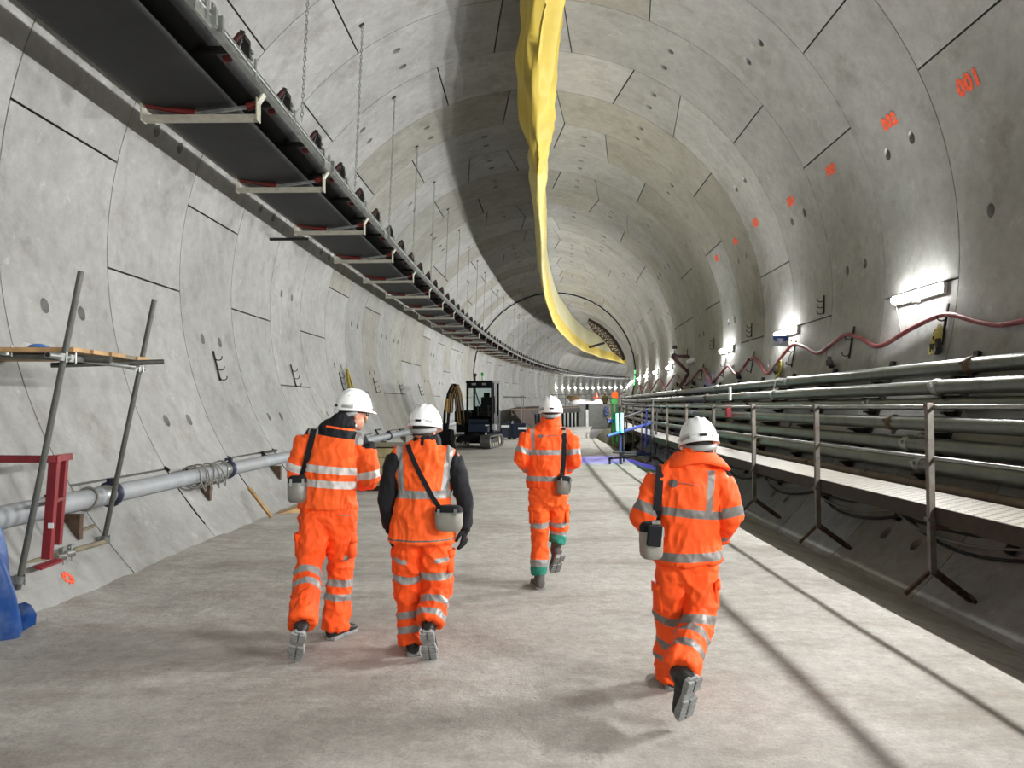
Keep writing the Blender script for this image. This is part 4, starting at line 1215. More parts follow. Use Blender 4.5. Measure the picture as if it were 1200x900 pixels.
def helmet(parent, c, f, u, scale=1.0, seed=0):
    f = Vector(f).normalized(); u = Vector(u).normalized(); sd = f.cross(u).normalized(); u = sd.cross(f).normalized()
    def L_(x, y, z): return Vector(c) + (sd * x + f * y + u * z) * scale
    a, b, h = .110, .138, .150
    mb = MB(); rows = []; N = 48
    for i in range(17):
        th = (i / 16) * math.pi / 2
        row = []
        for k in range(N):
            ph = 2 * math.pi * k / N
            ct = math.cos(th) ** .80; x = a * ct * math.cos(ph); y = b * ct * math.sin(ph); z = h * math.sin(th) ** 1.0
            if i > 3:
                for xr, wd in ((0, .011), (.042, .008), (-.042, .008)):
                    z += .0075 * math.exp(-((x - xr) / wd) ** 2) * min(1, (i - 3) / 4) * (1 if abs(y) < .11 else .4)
            if i == 0:
                fl = 1.05; x *= fl; y *= fl
                fr = max(0, math.sin(ph)) ** 3
                y += .042 * fr; z -= .006 + .012 * max(0, -math.sin(ph)) - .0 * fr
            if i == 1: x *= 1.005; y *= 1.005; z = .012
            row.append(L_(x, y, z))
        rows.append(row)
    mb.loft(rows[:-1], 0, True, False)
    top = L_(0, 0, h + .007); nn = len(mb.v)
    mb.add(rows[-2] + [top], [(k, (k + 1) % N, N) for k in range(N)], 0, True)
    o = mb.build('helmet', [M['helmet']], parent)
    md = o.modifiers.new('s', 'SOLIDIFY'); md.thickness = .0035; md.offset = -1
    # gutter ridge round the shell
    mb = MB(); mb.tube([L_(a * 1.01 * math.cos(t), b * 1.01 * math.sin(t), .030 + .004 * math.sin(t)) for t in [2 * math.pi * k / 40 for k in range(40)]], .0035 * scale, 6, closed=True)
    q = mb.build('shell_ridge', M['helmet']); q.parent = o
    # vents, dark rear plate, silver side panels
    mb = MB()
    for x in (-.062, -.022, .022, .062):
        y = -.062; zz = h * math.sqrt(max(0, 1 - (x / a) ** 2 - (y / b) ** 2)) 
        mb.beam(L_(x, y - .018, zz - .010), L_(x, y + .014, zz + .006), .006, .006)
    q = mb.build('vent', M['harness']); q.parent = o
    def panel(ph0, ph1, z0, z1, mt, name, n=5):
        rows = []
        for zz in (z0, z1):
            th = math.asin(min(1, zz / h)); ct = math.cos(th) ** .80
            rows.append([L_((a * ct + .0035) * math.cos(t), (b * ct + .0035) * math.sin(t), zz) for t in [R(ph0 + (ph1 - ph0) * k / (n - 1)) for k in range(n)]])
        mb = MB(); mb.add(rows[0] + rows[1], [(k, k + 1, n + k + 1, n + k) for k in range(n - 1)], 0)
        q = mb.build(name, mt); q.parent = o
        md = q.modifiers.new('s', 'SOLIDIFY'); md.thickness = .002
    panel(264, 284, .010, .024, M['cloth_black'], 'rear_plate')
    panel(200, 236, .006, .034, M['silver'], 'side_panel'); panel(302, 338, .006, .034, M['silver'], 'side_panel')
    # nape harness
    rows = []
    for k in range(17):
        t = R(185 + 170 * k / 16); dz = -.034 * math.sin(math.pi * k / 16)
        rows.append([L_(.094 * math.cos(t), .112 * math.sin(t), -.004 + dz), L_(.097 * math.cos(t), .116 * math.sin(t), -.004 + dz), L_(.094 * math.cos(t), .108 * math.sin(t), -.034 + dz), L_(.090 * math.cos(t), .104 * math.sin(t), -.034 + dz)])
    mb = MB(); mb.loft(rows, 0, True); q = mb.build('nape_strap', M['harness']); q.parent = o
    return o

def boot(parent, heel, toe, up, ankle, knee, mt='boot', w_=.052, shaft=.08):
    heel, toe, ankle = Vector(heel), Vector(toe), Vector(ankle)
    d = (toe - heel).normalized(); up = Vector(up); u = (up - d * up.dot(d)).normalized(); sd = d.cross(u)
    Ln = .285
    def L_(x, y, z): return heel + sd * x + d * (y * Ln) + u * z
    prof = [(-.02, .30, .07), (.0, .72, .10), (.08, .82, .115), (.22, .80, .12), (.38, .78, .105), (.55, .90, .085), (.72, 1.0, .072), (.86, .92, .064), (.96, .66, .050), (1.02, .28, .035)]
    mb = MB(); rows = []
    for y, wf, h in prof:
        row = []
        for k in range(16):
            a = 2 * math.pi * k / 16
            cx_, cz_ = math.cos(a), math.sin(a)
            x = w_ * wf * (abs(cx_) ** .8) * (1 if cx_ > 0 else -1); z = .02 + (h - .02) * (.5 + .5 * (abs(cz_) ** .8) * (1 if cz_ > 0 else -1))
            row.append(L_(x, y, z))
        rows.append(row)
    mb.loft(rows, 0, True)
    b = mb.build('boot', M[mt], parent)
    mb = MB(); a0 = L_(0, .20, .08); kd = (Vector(knee) - ankle).normalized(); mb.tube([a0, a0 + (ankle - a0) * .5, ankle, ankle + kd * shaft], [.045, .050, .050, .050], 14)
    q = mb.build('boot_shaft', M[mt]); q.parent = b
    out = [(-.01, .45), (.03, .8), (.12, .9), (.25, .82), (.4, .74), (.55, .9), (.72, 1.06), (.86, 1.0), (.95, .78), (1.02, .4)]
    mb = MB(); loop = [(-w_ * f, y) for y, f in out] + [(w_ * f, y) for y, f in reversed(out)]
    mb.loft([[L_(x, y, .006) for x, y in loop], [L_(x * 1.04, y, .016) for x, y in loop], [L_(x, y, .030) for x, y in loop]], 0, False)
    for y in (.04, .11, .18, .25, .50, .58, .66, .74, .82, .90):
        f = 1 - .1 * abs(y - .7)
        for sx in (-1, 1):
            mb.beam(L_(sx * .006, y + .015, .0), L_(sx * w_ * f * .95, y - .01, .0), .016, .014, u)
    q = mb.build('sole', M['sole']); q.parent = b
    return b

def hand(mb, wrist, tips, palm_n, thumb_side, r=.0085, curl=.35):
    """palm and five separate fingers; tips = direction the fingers hang"""
    wrist = Vector(wrist); d = Vector(tips).normalized(); n = Vector(palm_n); n = (n - d * n.dot(d)).normalized(); sd = d.cross(n).normalized() * thumb_side
    oval(mb, [wrist, wrist + d * .04, wrist + d * .085], [(.027, .020), (.038, .016), (.040, .013)], sd, 12)
    for i, (x, ln) in enumerate(((.031, .070), (.011, .080), (-.010, .074), (-.030, .058))):
        b0 = wrist + d * .082 + sd * x; pts = [b0]
        for k, q in enumerate((.42, .33, .25)):
            dd = (d * math.cos(curl * (k + .6)) + n * math.sin(curl * (k + .6)) + sd * x * .8).normalized()
            pts.append(pts[-1] + dd * ln * q)
        oval(mb, pts, [r, r * .98, r * .9, r * .78], sd, 8)
    b0 = wrist + d * .02 + sd * .030
    pts = [b0, b0 + (d * .6 + sd * .7 + n * .2).normalized() * .035]; pts.append(pts[-1] + (d * .9 + sd * .25 + n * .35).normalized() * .030); pts.append(pts[-1] + (d * .95 + n * .4).normalized() * .022)
    oval(mb, pts, [r * 1.5, r * 1.2, r * 1.05, r * .85], n, 8)

def canister(pts_top, c, f, w_, h_, dp, label, mt, trees, strap, stw, group='metal rescue canisters', lean=0):
    c = Vector(c); t = thing('rescue_canister', label, 'canister', c, group)
    rot = Matrix.Rotation(f, 3, 'Z') @ Matrix.Rotation(lean, 3, 'Y')
    def sec(z, k):
        out = []
        for i in range(28):
            a = 2 * math.pi * i / 28; ca, sa = math.cos(a), math.sin(a)
            out.append(c + rot @ Vector((w_ / 2 * k * abs(ca) ** .7 * (1 if ca > 0 else -1), dp / 2 * k * abs(sa) ** .7 * (1 if sa > 0 else -1), z)))
        return out
    mb = MB(); mb.loft([sec(-h_ / 2, .70), sec(-h_ / 2 + .012, .88), sec(-h_ / 2 + .035, .97), sec(0, 1.0), sec(h_ * .22, .98)], 0, True); mb.build('body', M[mt], t)
    mb = MB(); mb.loft([sec(h_ * .215, 1.02), sec(h_ * .25, 1.03)], 0, False); mb.build('seam_ring', M['galv'], t)
    mb = MB(); mb.loft([sec(h_ * .25, .97), sec(h_ * .38, .95), sec(h_ * .46, .82), sec(h_ * .5, .6)], 0, True); mb.build('lid', M['cloth_black'], t)
    for sx in (-.3, .3):
        mb = MB(); mb.beam(c + rot @ Vector((w_ * sx, -dp / 2 - .006, h_ * .14)), c + rot @ Vector((w_ * sx, -dp / 2 - .004, h_ * .40)), .016, .008)
        mb.build('latch', M['galv'], t)
    ribbon(trees, strap, stw, .004, 'strap', M['cloth_black'], t)
    return t

def person(name_label, sp):
    """sp: dictionary of joints in world space and garment settings"""
    t = thing('person', name_label, 'person', (sp['ctr'].x, sp['ctr'].y, 0), 'four walkers in orange work clothes')
    g = lambda k: sp[k]
    H, f, u = g('head'), Vector(g('hf')).normalized(), Vector(g('hu')).normalized()
    sdv = f.cross(u).normalized(); u = sdv.cross(f).normalized()
    K = sp.get('hs', 1.0)
    hc = H - u * .022
    for s_ in 'LR':
        he, to = g('heel' + s_), g('toe' + s_); dd = (to - he).normalized(); uu = Vector(g('fup' + s_)); uu = (uu - dd * uu.dot(dd)).normalized()
        an = he + uu * .105 + dd * .062; kd = (g('kn' + s_) - an).normalized()
        sp['an' + s_] = an; sp['hem' + s_] = an + kd * ((.015 if he.z > .1 else -.03) + sp.get('hemup', 0))
    # ---- body, one continuous surface
    mb = MB()
    rotm = Matrix((sdv, f, u)).transposed()
    mb.sphere(hc + u * .012 - f * .008, (.073 * K, .094 * K, .098 * K), 14, 0, rotm)
    mb.sphere(hc + f * .020 - u * .060, (.056, .070, .062), 12, 0, rotm)
    mb.sphere(hc + f * .060 - u * .100, (.028, .026, .022), 8, 0, rotm)
    oval(mb, [hc + f * .082 + u * .012, hc + f * .098 - u * .010, hc + f * .112 - u * .030], [.009, .011, .014], sdv, 8)
    mb.sphere(hc + f * .082 - u * .062, (.024, .014, .007), 6, 0, rotm); mb.sphere(hc + f * .080 - u * .074, (.021, .014, .008), 6, 0, rotm)
    for sx in (-1, 1):
        mb.sphere(hc + sdv * (sx * .074) - f * .006 - u * .014, (.009, .018, .031), 8, 0, rotm)
        mb.sphere(hc + sdv * (sx * .033) + f * .076 + u * .002, (.017, .012, .010), 6, 0, rotm)
    nb = g('neck')
    oval(mb, [hc - u * .05 - f * .02, nb + Vector((0, 0, .01)), nb - Vector((0, 0, .05))], [.058, .060, .075], sdv, 16)
    tor = g('torso'); tr_ = g('torso_r')
    oval(mb, [p for p in tor[1:]] + [g('hipL') * .5 + g('hipR') * .5 - Vector((0, 0, .02))], [(a * .88, b * .86) for a, b in tr_[1:]] + [(.15, .11)], (1, 0, 0), 20)
    oval(mb, [tor[0], tor[1]], [(.08, .07), (tr_[1][0] * .8, tr_[1][1] * .8)], (1, 0, 0), 16)
    for s_ in 'LR':
        a, b, c = g('sh' + s_), g('el' + s_), g('wr' + s_)
        oval(mb, [a, a * .5 + b * .5, b, b * .6 + c * .4, c], [.050, .045, .038, .038, .026], (0, 1, 0), 14)
        hd = g('hand' + s_)
        hand(mb, c, hd[0], hd[1], hd[2])
        hp_, kn, an = g('hip' + s_), g('kn' + s_), g('an' + s_)
        oval(mb, [hp_, hp_ * .6 + kn * .4, kn, kn * .62 + an * .38, an], [.080, .070, .050, .050, .036], (1, 0, 0), 14)
        he, to = g('heel' + s_), g('toe' + s_)
        uu = Vector(g('fup' + s_)); dd = (to - he).normalized(); uu = (uu - dd * uu.dot(dd)).normalized()
        oval(mb, [an, he + uu * .062 + dd * .06, he + uu * .050 + dd * .14, he + uu * .042 + dd * .20], [.034, .030, .026, .022], (1, 0, 0), 10)
    me = remesh(mb, .006, 2)
    body = bpy.data.objects.new('body', me); me.materials.append(M['skin']); link(body, t)
    for p in me.polygons: p.use_smooth = True
    # ---- hair under the helmet
    mb = MB(); rows = []
    for i in range(7):
        zz = .03 - .085 * i / 6; row = []
        for k in range(15):
            a = R(188 + 164 * k / 14); rr_ = 1 - .10 * max(0, i - 3) / 3
            row.append(hc + sdv * ((.077 * K) * rr_ * math.cos(a)) + f * (-.008 + (.098 * K) * rr_ * math.sin(a)) + u * (zz + (.02 if k in (0, 14) else 0)))
        rows.append(row)
    mb.loft(rows, 0, True, False, False)
    o = mb.build('hair', sp.get('hairm', M['hair']), t); md = o.modifiers.new('s', 'SOLIDIFY'); md.thickness = .006
    helmet(t, H, f, u, sp.get('helm', 1.0))
    # ---- trousers
    mb = MB(); r = g('leg_r'); segs = []
    hm = g('hipL') * .5 + g('hipR') * .5
    wv = g('waist_r')
    oval(mb, [hm + Vector((0, 0, .16)), hm + Vector((0, 0, .08)), hm, hm - Vector((0, 0, .07))], [(wv * .88, .115), (wv * .96, .125), (wv, .130), (wv * .9, .11)], (1, 0, 0), 24)
    segs.append(('pelvis', hm + Vector((-.05, 0, .05)), hm + Vector((.05, 0, .05)), .16))
    for s_ in 'LR':
        hp_, kn, hem = g('hip' + s_), g('kn' + s_), g('hem' + s_)
        ps, rs = spline([hp_, hp_ * .5 + kn * .5, kn, kn * .5 + hem * .5, hem], [(r[0] * 1.02, r[0] * 1.1), (r[1], r[1] * 1.1), (r[2], r[2] * 1.05), (r[3], r[3] * 1.05), (r[4], r[4] * 1.12)], 3)
        oval(mb, ps, rs, (1, 0, 0), 20, False)
        segs += [('leg' + s_, hp_ - Vector((0, 0, .10)), kn, .09), ('shin' + s_, kn, hem, .09)]
    cl = Cloth(remesh(mb, .009, 3), segs, sp.get('wr_leg', .011), sp['seed'], 10)
    sp['trouser_paint'](cl)
    tro = cl.done('trousers', sp['tr_mats'], t); tt = cl.tree
    # pocket flaps on the thighs
    for s_, sx in (('L', -1), ('R', 1)):
        hp_, kn = g('hip' + s_), g('kn' + s_); c = hp_ * .45 + kn * .55
        mb = MB(); rad = r[1] + .012
        pts = []
        for z0 in (-.075, .0, .075):
            pts.append([c + Vector((sx * (rad + o_), y, z0)) for y, o_ in ((-.075, -.030), (-.04, -.006), (0, 0), (.04, -.006))])
        mb.add([p for rw in pts for p in rw], [(i * 4 + k, i * 4 + k + 1, i * 4 + k + 5, i * 4 + k + 4) for i in range(2) for k in range(3)], 0, True)
        mb.add([c + Vector((sx * (rad + .008 + o_), y, z0)) for z0 in (.03, .08) for y, o_ in ((-.078, -.030), (-.04, -.006), (0, 0), (.042, -.006))], [(k, k + 1, k + 5, k + 4) for k in range(3)], 0, True)
        q = mb.build('thigh_pocket', sp['tr_mats'][0]); q.parent = tro; md = q.modifiers.new('s', 'SOLIDIFY'); md.thickness = .012; md.offset = 0
    # ---- jacket
    mb = MB(); segs = []
    ps, rs = spline(tor[1:], tr_[1:], 4)
    oval(mb, ps, rs, (1, 0, 0), 28, False)
    oval(mb, [tor[0], tor[0] * .4 + tor[1] * .6, tor[1]], [(.075, .075), (.13, .095), (tr_[1][0] * .9, tr_[1][1] * .9)], (1, 0, 0), 20)
    shc = g('shL') * .5 + g('shR') * .5
    oval(mb, [g('shL') + Vector((.02, 0, .0)), shc + Vector((0, 0, .025)), g('shR') + Vector((-.02, 0, .0))], [.066, .080, .066], (0, 1, 0), 16)
    segs.append(('torso', tor[1] + Vector((0, 0, -.03)), tor[-1], tr_[1][0] * .92)); segs.append(('torso', g('shL') * .75 + g('shR') * .25, g('shR') * .75 + g('shL') * .25, .10))
    ar = g('arm_r')
    for s_ in 'LR':
        a, b, c = g('sh' + s_), g('el' + s_), g('wr' + s_)
        if sp['sleeves'] != 'vest':
            ps, rs = spline([a, a * .5 + b * .5, b, b * .5 + c * .5, c], [ar[0], ar[1], ar[2], ar[3], ar[4]], 3)
            oval(mb, ps, rs, (0, 1, 0), 16, False)
        segs += [('arm' + s_, a * .8 + b * .2, b, ar[1]), ('fore' + s_, b, c, ar[3])]
    if sp.get('collar'):
        k = sp['collar']; cb = tor[0]
        oval(mb, [cb - Vector((0, 0, .03)), cb + Vector((0, 0, .01)), cb + Vector((0, .01, k))], [(.10, .095), (.082, .085), (.078, .080)], (1, 0, 0), 20, False)
    cl = Cloth(remesh(mb, .009, 3), segs, sp.get('wr', .010), sp['seed'] + 5, 6)
    sp['jacket_paint'](cl)
    jk = cl.done(sp.get('jname', 'jacket'), sp['jk_mats'], t); jt = cl.tree
    if sp['sleeves'] == 'vest':
        mb = MB()
        for s_ in 'LR':
            a, b, c = g('sh' + s_), g('el' + s_), g('wr' + s_)
            ps, rs = spline([a, a * .5 + b * .5, b, b * .5 + c * .5, c], [ar[0], ar[1], ar[2], ar[3], ar[4]], 3)
            oval(mb, ps, rs, (0, 1, 0), 16, False)
        oval(mb, [tor[0] + Vector((0, 0, .035)), tor[0] - Vector((0, 0, .02)), tor[1]], [(.075, .078), (.095, .09), (.12, .08)], (1, 0, 0), 18, False)
        oval(mb, [tor[1], tor[2], tor[3]], [(.14, .09)] * 3, (1, 0, 0), 18)
        oval(mb, [g('shL'), g('shR')], [.055, .055], (0, 1, 0), 14)
        cl = Cloth(remesh(mb, .009, 3), [('x', tor[0], tor[1], 1)], .008, 21, 6)
        cl.done('black_sweater', [M['cloth_black']], t)
    # ---- boots
    for s_ in 'LR':
        boot(t, g('heel' + s_), g('toe' + s_), g('fup' + s_), g('an' + s_), g('kn' + s_), sp.get('boot', 'boot'))
    if sp.get('gloves'):
        for s_ in 'LR':
            mb = MB(); hd = g('hand' + s_); hand(mb, g('wr' + s_), hd[0], hd[1], hd[2], .0115, .3)
            hd0 = Vector(hd[0]).normalized(); oval(mb, [g('wr' + s_) - hd0 * .06, g('wr' + s_) + hd0 * .02], [.036, .034], (1, 0, 0), 12)
            me = remesh(mb, .004, 2); me.materials.append(M['cloth_black'])
            for p in me.polygons: p.use_smooth = True
            link(bpy.data.objects.new('glove', me), t)
    return t, jk, jt, tt

def decal(tree, polys, name, mt, parent, off=.007):
    """flat marks, corner points as (u, v) seen from behind, dropped on to the cloth"""
    mb = MB(); o0 = Vector((0, 0, CAM_H))
    for poly in polys:
        cu_, cv_ = sum(p[0] for p in poly) / len(poly), sum(p[1] for p in poly) / len(poly); rings = []
        for kk in (1.0, .66, .33, .02):
            rw = []
            for u, v in poly:
                dr = (J(cu_ + (u - cu_) * kk, cv_ + (v - cv_) * kk, 5) - o0).normalized(); h = tree.ray_cast(o0, dr)
                if h[0] is not None: rw.append(h[0] - dr * off)
            rings.append(rw)
        if all(len(r_) == len(poly) for r_ in rings): mb.loft(rings, 0, False, True)
        else: print('decal missed', name)
    return mb.build(name, mt, parent)
def quadstrip(pts, w_): return [[(a[0], a[1] - w_ / 2), (b[0], b[1] - w_ / 2), (b[0], b[1] + w_ / 2), (a[0], a[1] + w_ / 2)] for a, b in zip(pts, pts[1:])]
def disc(cx_, cy_, rx, ry, n=16): return [(cx_ + rx * math.cos(2 * math.pi * k / n), cy_ + ry * math.sin(2 * math.pi * k / n)) for k in range(n)]
def below(a, d, q): return a + (Vector(d)).normalized() * q

# =============== leftmost walker
D = 5.40
hL, tL = J(350, 741, 4.80), J(345, 772, 4.97); hR, tR = J(386, 747.5, 5.42), J(411, 737, 5.63)
hL.z = .235; tL.z = .012; hR.z = 0.002; tR.z = .002
p1 = dict(seed=1, ctr=J(388, 600, D), head=J(414, 480.5, 5.42), hf=(.80, .60, -.12), hu=(.10, .05, 1), neck=J(402, 497, 5.38),
    torso=[J(402, 495, 5.38), J(394, 511, 5.38), J(391, 530, 5.38), J(388, 555, 5.39), J(385, 578, 5.40), J(384, 595, 5.40)],
    torso_r=[(.08, .08), (.155, .105), (.195, .130), (.198, .138), (.196, .135), (.205, .140)],
    shL=J(360, 514, 5.37), elL=J(347, 553, 5.38), wrL=J(356, 573, 5.62), shR=J(426, 521, 5.40), elR=J(432, 560, 5.42), wrR=J(422, 566, 5.66),
    handL=((.5, .8, -.2), (0, 0, -1), -1), handR=((-.5, .8, -.1), (0, 0, -1), 1),
    hipL=J(371, 606, 5.39), hipR=J(398, 606, 5.41), knL=J(362, 664, 5.27), knR=J(399, 668, 5.49), anL=J(353, 722, 4.90), anR=J(393, 727, 5.49),
    hemL=J(353, 732, 4.96), hemR=J(391, 736, 5.49), heelL=hL, toeL=tL, heelR=hR, toeR=tR, fupL=(0, .8, .5), fupR=(0, 0, 1),
    leg_r=[.112, .100, .086, .086, .092], waist_r=.205, arm_r=[.076, .076, .072, .064, .050], sleeves='long', collar=.035,
    tr_mats=[M['orange2'], M['silver']], jk_mats=[M['orange'], M['tape_light'], M['cloth_black'], M['silver']])
def tp(c):
    for s_ in 'LR':
        c.band(('shin' + s_,), p1['kn' + s_], p1['hem' + s_], .055, .105, 1); c.band(('shin' + s_,), p1['kn' + s_], p1['hem' + s_], .155, .205, 1)
    c.band(('legR',), p1['hipR'], p1['knR'], .26, .30, 1, lambda p: p.x > p1['knR'].x + .05)
def jp(c):
    z = lambda v: J(390, v, 5.30).z
    def hb(v0, v1, mi, pred=None, parts=('torso',), tilt=0):
        z1, z0 = z(v0), z(v1)
        n_ = Vector((tilt, 0, 1)).normalized(); cx_ = p1['torso'][2].x
        h = lambda p: p.z + tilt * (p.x - cx_)
        near = lambda p: z0 - .05 < h(p) < z1 + .05 and c.cls(p) in parts and (pred is None or pred(p))
        c.cut(Vector((cx_, 0, z0)), n_, near); c.cut(Vector((cx_, 0, z1)), n_, near)
        for f in c.bm.faces:
            q = f.calc_center_median()
            if z0 < h(q) < z1 and c.cls(q) in parts and (pred is None or pred(q)): f.material_index = mi
    hb(546, 555, 1, tilt=.10); hb(563, 572, 1, tilt=.08)
    for s_ in 'LR': c.band(('arm' + s_, 'fore' + s_), p1['sh' + s_], p1['el' + s_], .19, .245, 1)
    # black yoke, silver shoulder bars, black shoulder tips
    xl, xr = J(372, 510, 5.3).x, J(415, 510, 5.3).x; xl2, xr2 = J(361, 510, 5.3).x, J(424, 510, 5.3).x
    zz = z(511.5); tl = .16; cx_ = p1['torso'][2].x
    h = lambda p: p.z + tl * (p.x - cx_)
    c.cut(Vector((cx_, 0, zz)), Vector((tl, 0, 1)).normalized(), lambda p: abs(h(p) - zz) < .05)
    for x in (xl, xr, xl2, xr2): c.cut(Vector((x, 0, 0)), Vector((1, 0, 0)), lambda p: p.z > zz - .06)
    for f in c.bm.faces:
        q = f.calc_center_median()
        if h(q) > zz and q.y < 5.45:
            if xl < q.x < xr: f.material_index = 2
    for f in c.bm.faces:
        q = f.calc_center_median()
        if q.y > 5.45: continue
        if xl2 < q.x <= xl and h(q) > zz - .005: f.material_index = 3
        elif q.x <= xl2 and h(q) > zz - .015: f.material_index = 2
        elif xr <= q.x < xr2 and h(q) > zz - .03: f.material_index = 3
        elif q.x >= xr2 and h(q) > zz - .045: f.material_index = 2
    # orange slit under the collar
    o0 = z(499.0); o1 = z(501.5)
    c.cut(Vector((cx_, 0, o0)), Vector((tl, 0, 1)).normalized(), lambda p: p.z > zz); c.cut(Vector((cx_, 0, o1)), Vector((tl, 0, 1)).normalized(), lambda p: p.z > zz)
    for f in c.bm.faces:
        q = f.calc_center_median()
        if o1 < h(q) < o0 and abs(q.x - (cx_ + .06)) < .095: f.material_index = 0
p1['trouser_paint'] = tp; p1['jacket_paint'] = jp
P1, jk1, jt1, tt1 = person('person in orange jacket with black shoulders, head turned right, leftmost of the walkers', p1)
# glasses
hc = p1['head'] - Vector((0, 0, .02)); f = Vector(p1['hf']).normalized(); u = Vector((.05, 0, 1)); sd = f.cross(u).normalized()
mb = MB()
for sx in (-1, 1):
    mb.tube([hc + f * .098 + sd * (sx * (.033 + .021 * math.cos(a))) + u * (.006 + .015 * math.sin(a)) for a in [k * math.pi / 5 for k in range(10)]], .0035, 5, closed=True)
    mb.tube([hc + f * .098 + sd * (sx * .055) + u * .010, hc + f * .05 + sd * (sx * .076) + u * .010, hc - f * .005 + sd * (sx * .080) + u * .004], .003, 5)
o = mb.build('glasses', M['black'], P1)
canister(None, J(348.5, 573, 5.20), .2, .135, .185, .10, 'shiny grey metal rescue canister hanging at the leftmost walker\'s left hip', 'canister', [jt1],
    [(368, 503, 5.2), (366, 512, 5.2), (363, 525, 5.2), (360, 538, 5.2), (357, 549, 5.2), (354, 557, 5.18), J(352, 562, 5.17)], .042)
decal(tt1, quadstrip([(400, 604), (410, 604)], 1.2), 'pocket_tag', M['silver'], P1)

# =============== second walker from the left
D = 5.12
hL, tL = J(485, 765, 5.07), J(480, 760, 5.35); hR, tR = J(500, 741, 4.84), J(504, 770, 5.00)
hL.z = .002; tL.z = .002; hR.z = .225; tR.z = .012
p2 = dict(seed=2, ctr=J(498, 600, D), head=J(498, 500, 5.12), hf=(.28, .93, -.20), hu=(.06, .2, 1), neck=J(500, 518, 5.12),
    torso=[J(500, 516, 5.12), J(498, 530, 5.12), J(497, 552, 5.12), J(497, 580, 5.12), J(496, 606, 5.12), J(495, 633, 5.12)],
    torso_r=[(.08, .08), (.175, .110), (.195, .130), (.182, .130), (.208, .150), (.228, .165)],
    shL=J(464, 535, 5.12), elL=J(453, 583, 5.10), wrL=J(457, 619, 5.17), shR=J(531, 536, 5.12), elR=J(544, 585, 5.10), wrR=J(545.5, 618, 5.12),
    handL=((.12, .12, -1), (1, 0, 0), -1), handR=((-.10, .05, -1), (-.8, .4, 0), -1),
    hipL=J(481, 618, 5.12), hipR=J(510, 618, 5.12), knL=J(479, 687, 5.21), knR=J(512, 688, 5.14), anL=J(483, 750, 5.14), anR=J(504, 727, 4.93),
    hemL=J(482, 752, 5.12), hemR=J(506, 736, 4.97), heelL=hL, toeL=tL, heelR=hR, toeR=tR, fupL=(0, 0, 1), fupR=(0, .8, .5),
    leg_r=[.112, .104, .098, .092, .088], waist_r=.205, arm_r=[.062, .062, .056, .052, .042], sleeves='vest', collar=0, gloves=True, jname='vest', wr=.012, wr_leg=.013,
    tr_mats=[M['orange2'], M['silver']], jk_mats=[M['orange'], M['silver'], M['piping']])
def tp(c):
    for s_, a, b in (('L', .165, .205), ('R', .10, .145)):
        c.band(('shin' + s_,), p2['kn' + s_], p2['hem' + s_], a, a + .045, 1); c.band(('shin' + s_,), p2['kn' + s_], p2['hem' + s_], a + .095, a + .14, 1)
        c.band(('leg' + s_,), p2['hip' + s_], p2['kn' + s_], .285 if s_ == 'R' else .31, .335 if s_ == 'R' else .36, 1)
        sx = -1 if s_ == 'L' else 1
        c.band(('leg' + s_,), p2['hip' + s_], p2['kn' + s_], .185, .215, 1, lambda p, sx=sx, s_=s_: sx * (p.x - p2['hip' + s_].x) > .01 and p.y < p2['hip' + s_].y)
def jp(c):
    z = lambda v: J(497, v, 5.0).z
    c.band(('torso',), Vector((0, 0, z(575))), Vector((0, 0, z(590))), 0, z(575) - z(584.5), 1)
    c.band(('torso',), Vector((0, 0, z(630))), Vector((0, 0, z(640))), .012, .022, 2)
    for (x0, x1, x0b, x1b) in ((463, 471, 466, 474), (522, 530, 516, 524)):
        a0, a1 = J(x0, 532, 5.0), J(x0b, 580, 5.0); b0, b1 = J(x1, 532, 5.0), J(x1b, 580, 5.0)
        na = Vector((-(a1 - a0).z, 0, (a1 - a0).x)).normalized(); nb = Vector((-(b1 - b0).z, 0, (b1 - b0).x)).normalized()
        near = lambda p: p.z > z(582)
        c.cut(a0, na, near); c.cut(b0, nb, near)
        for f in c.bm.faces:
            q = f.calc_center_median()
            if q.z > z(576) and (q - a0).dot(na) * (q - b0).dot(nb) < 0: f.material_index = 1
p2['trouser_paint'] = tp; p2['jacket_paint'] = jp
P2, jk2, jt2, tt2 = person('person in orange vest over black sweater, black gloves, second walker from the left', p2)
canister(None, J(526, 607, 4.93), -.15, .185, .165, .11, 'grey metal rescue canister at the right hip of the walker in the vest', 'canister_matt', [jt2],
    [(478, 521, 5.0), (480, 528, 5), (484, 538, 5), (489, 549, 5), (495, 561, 5), (501, 572, 5), (507, 583, 5), (513, 592, 4.95), J(517, 597, 4.92)], .032)

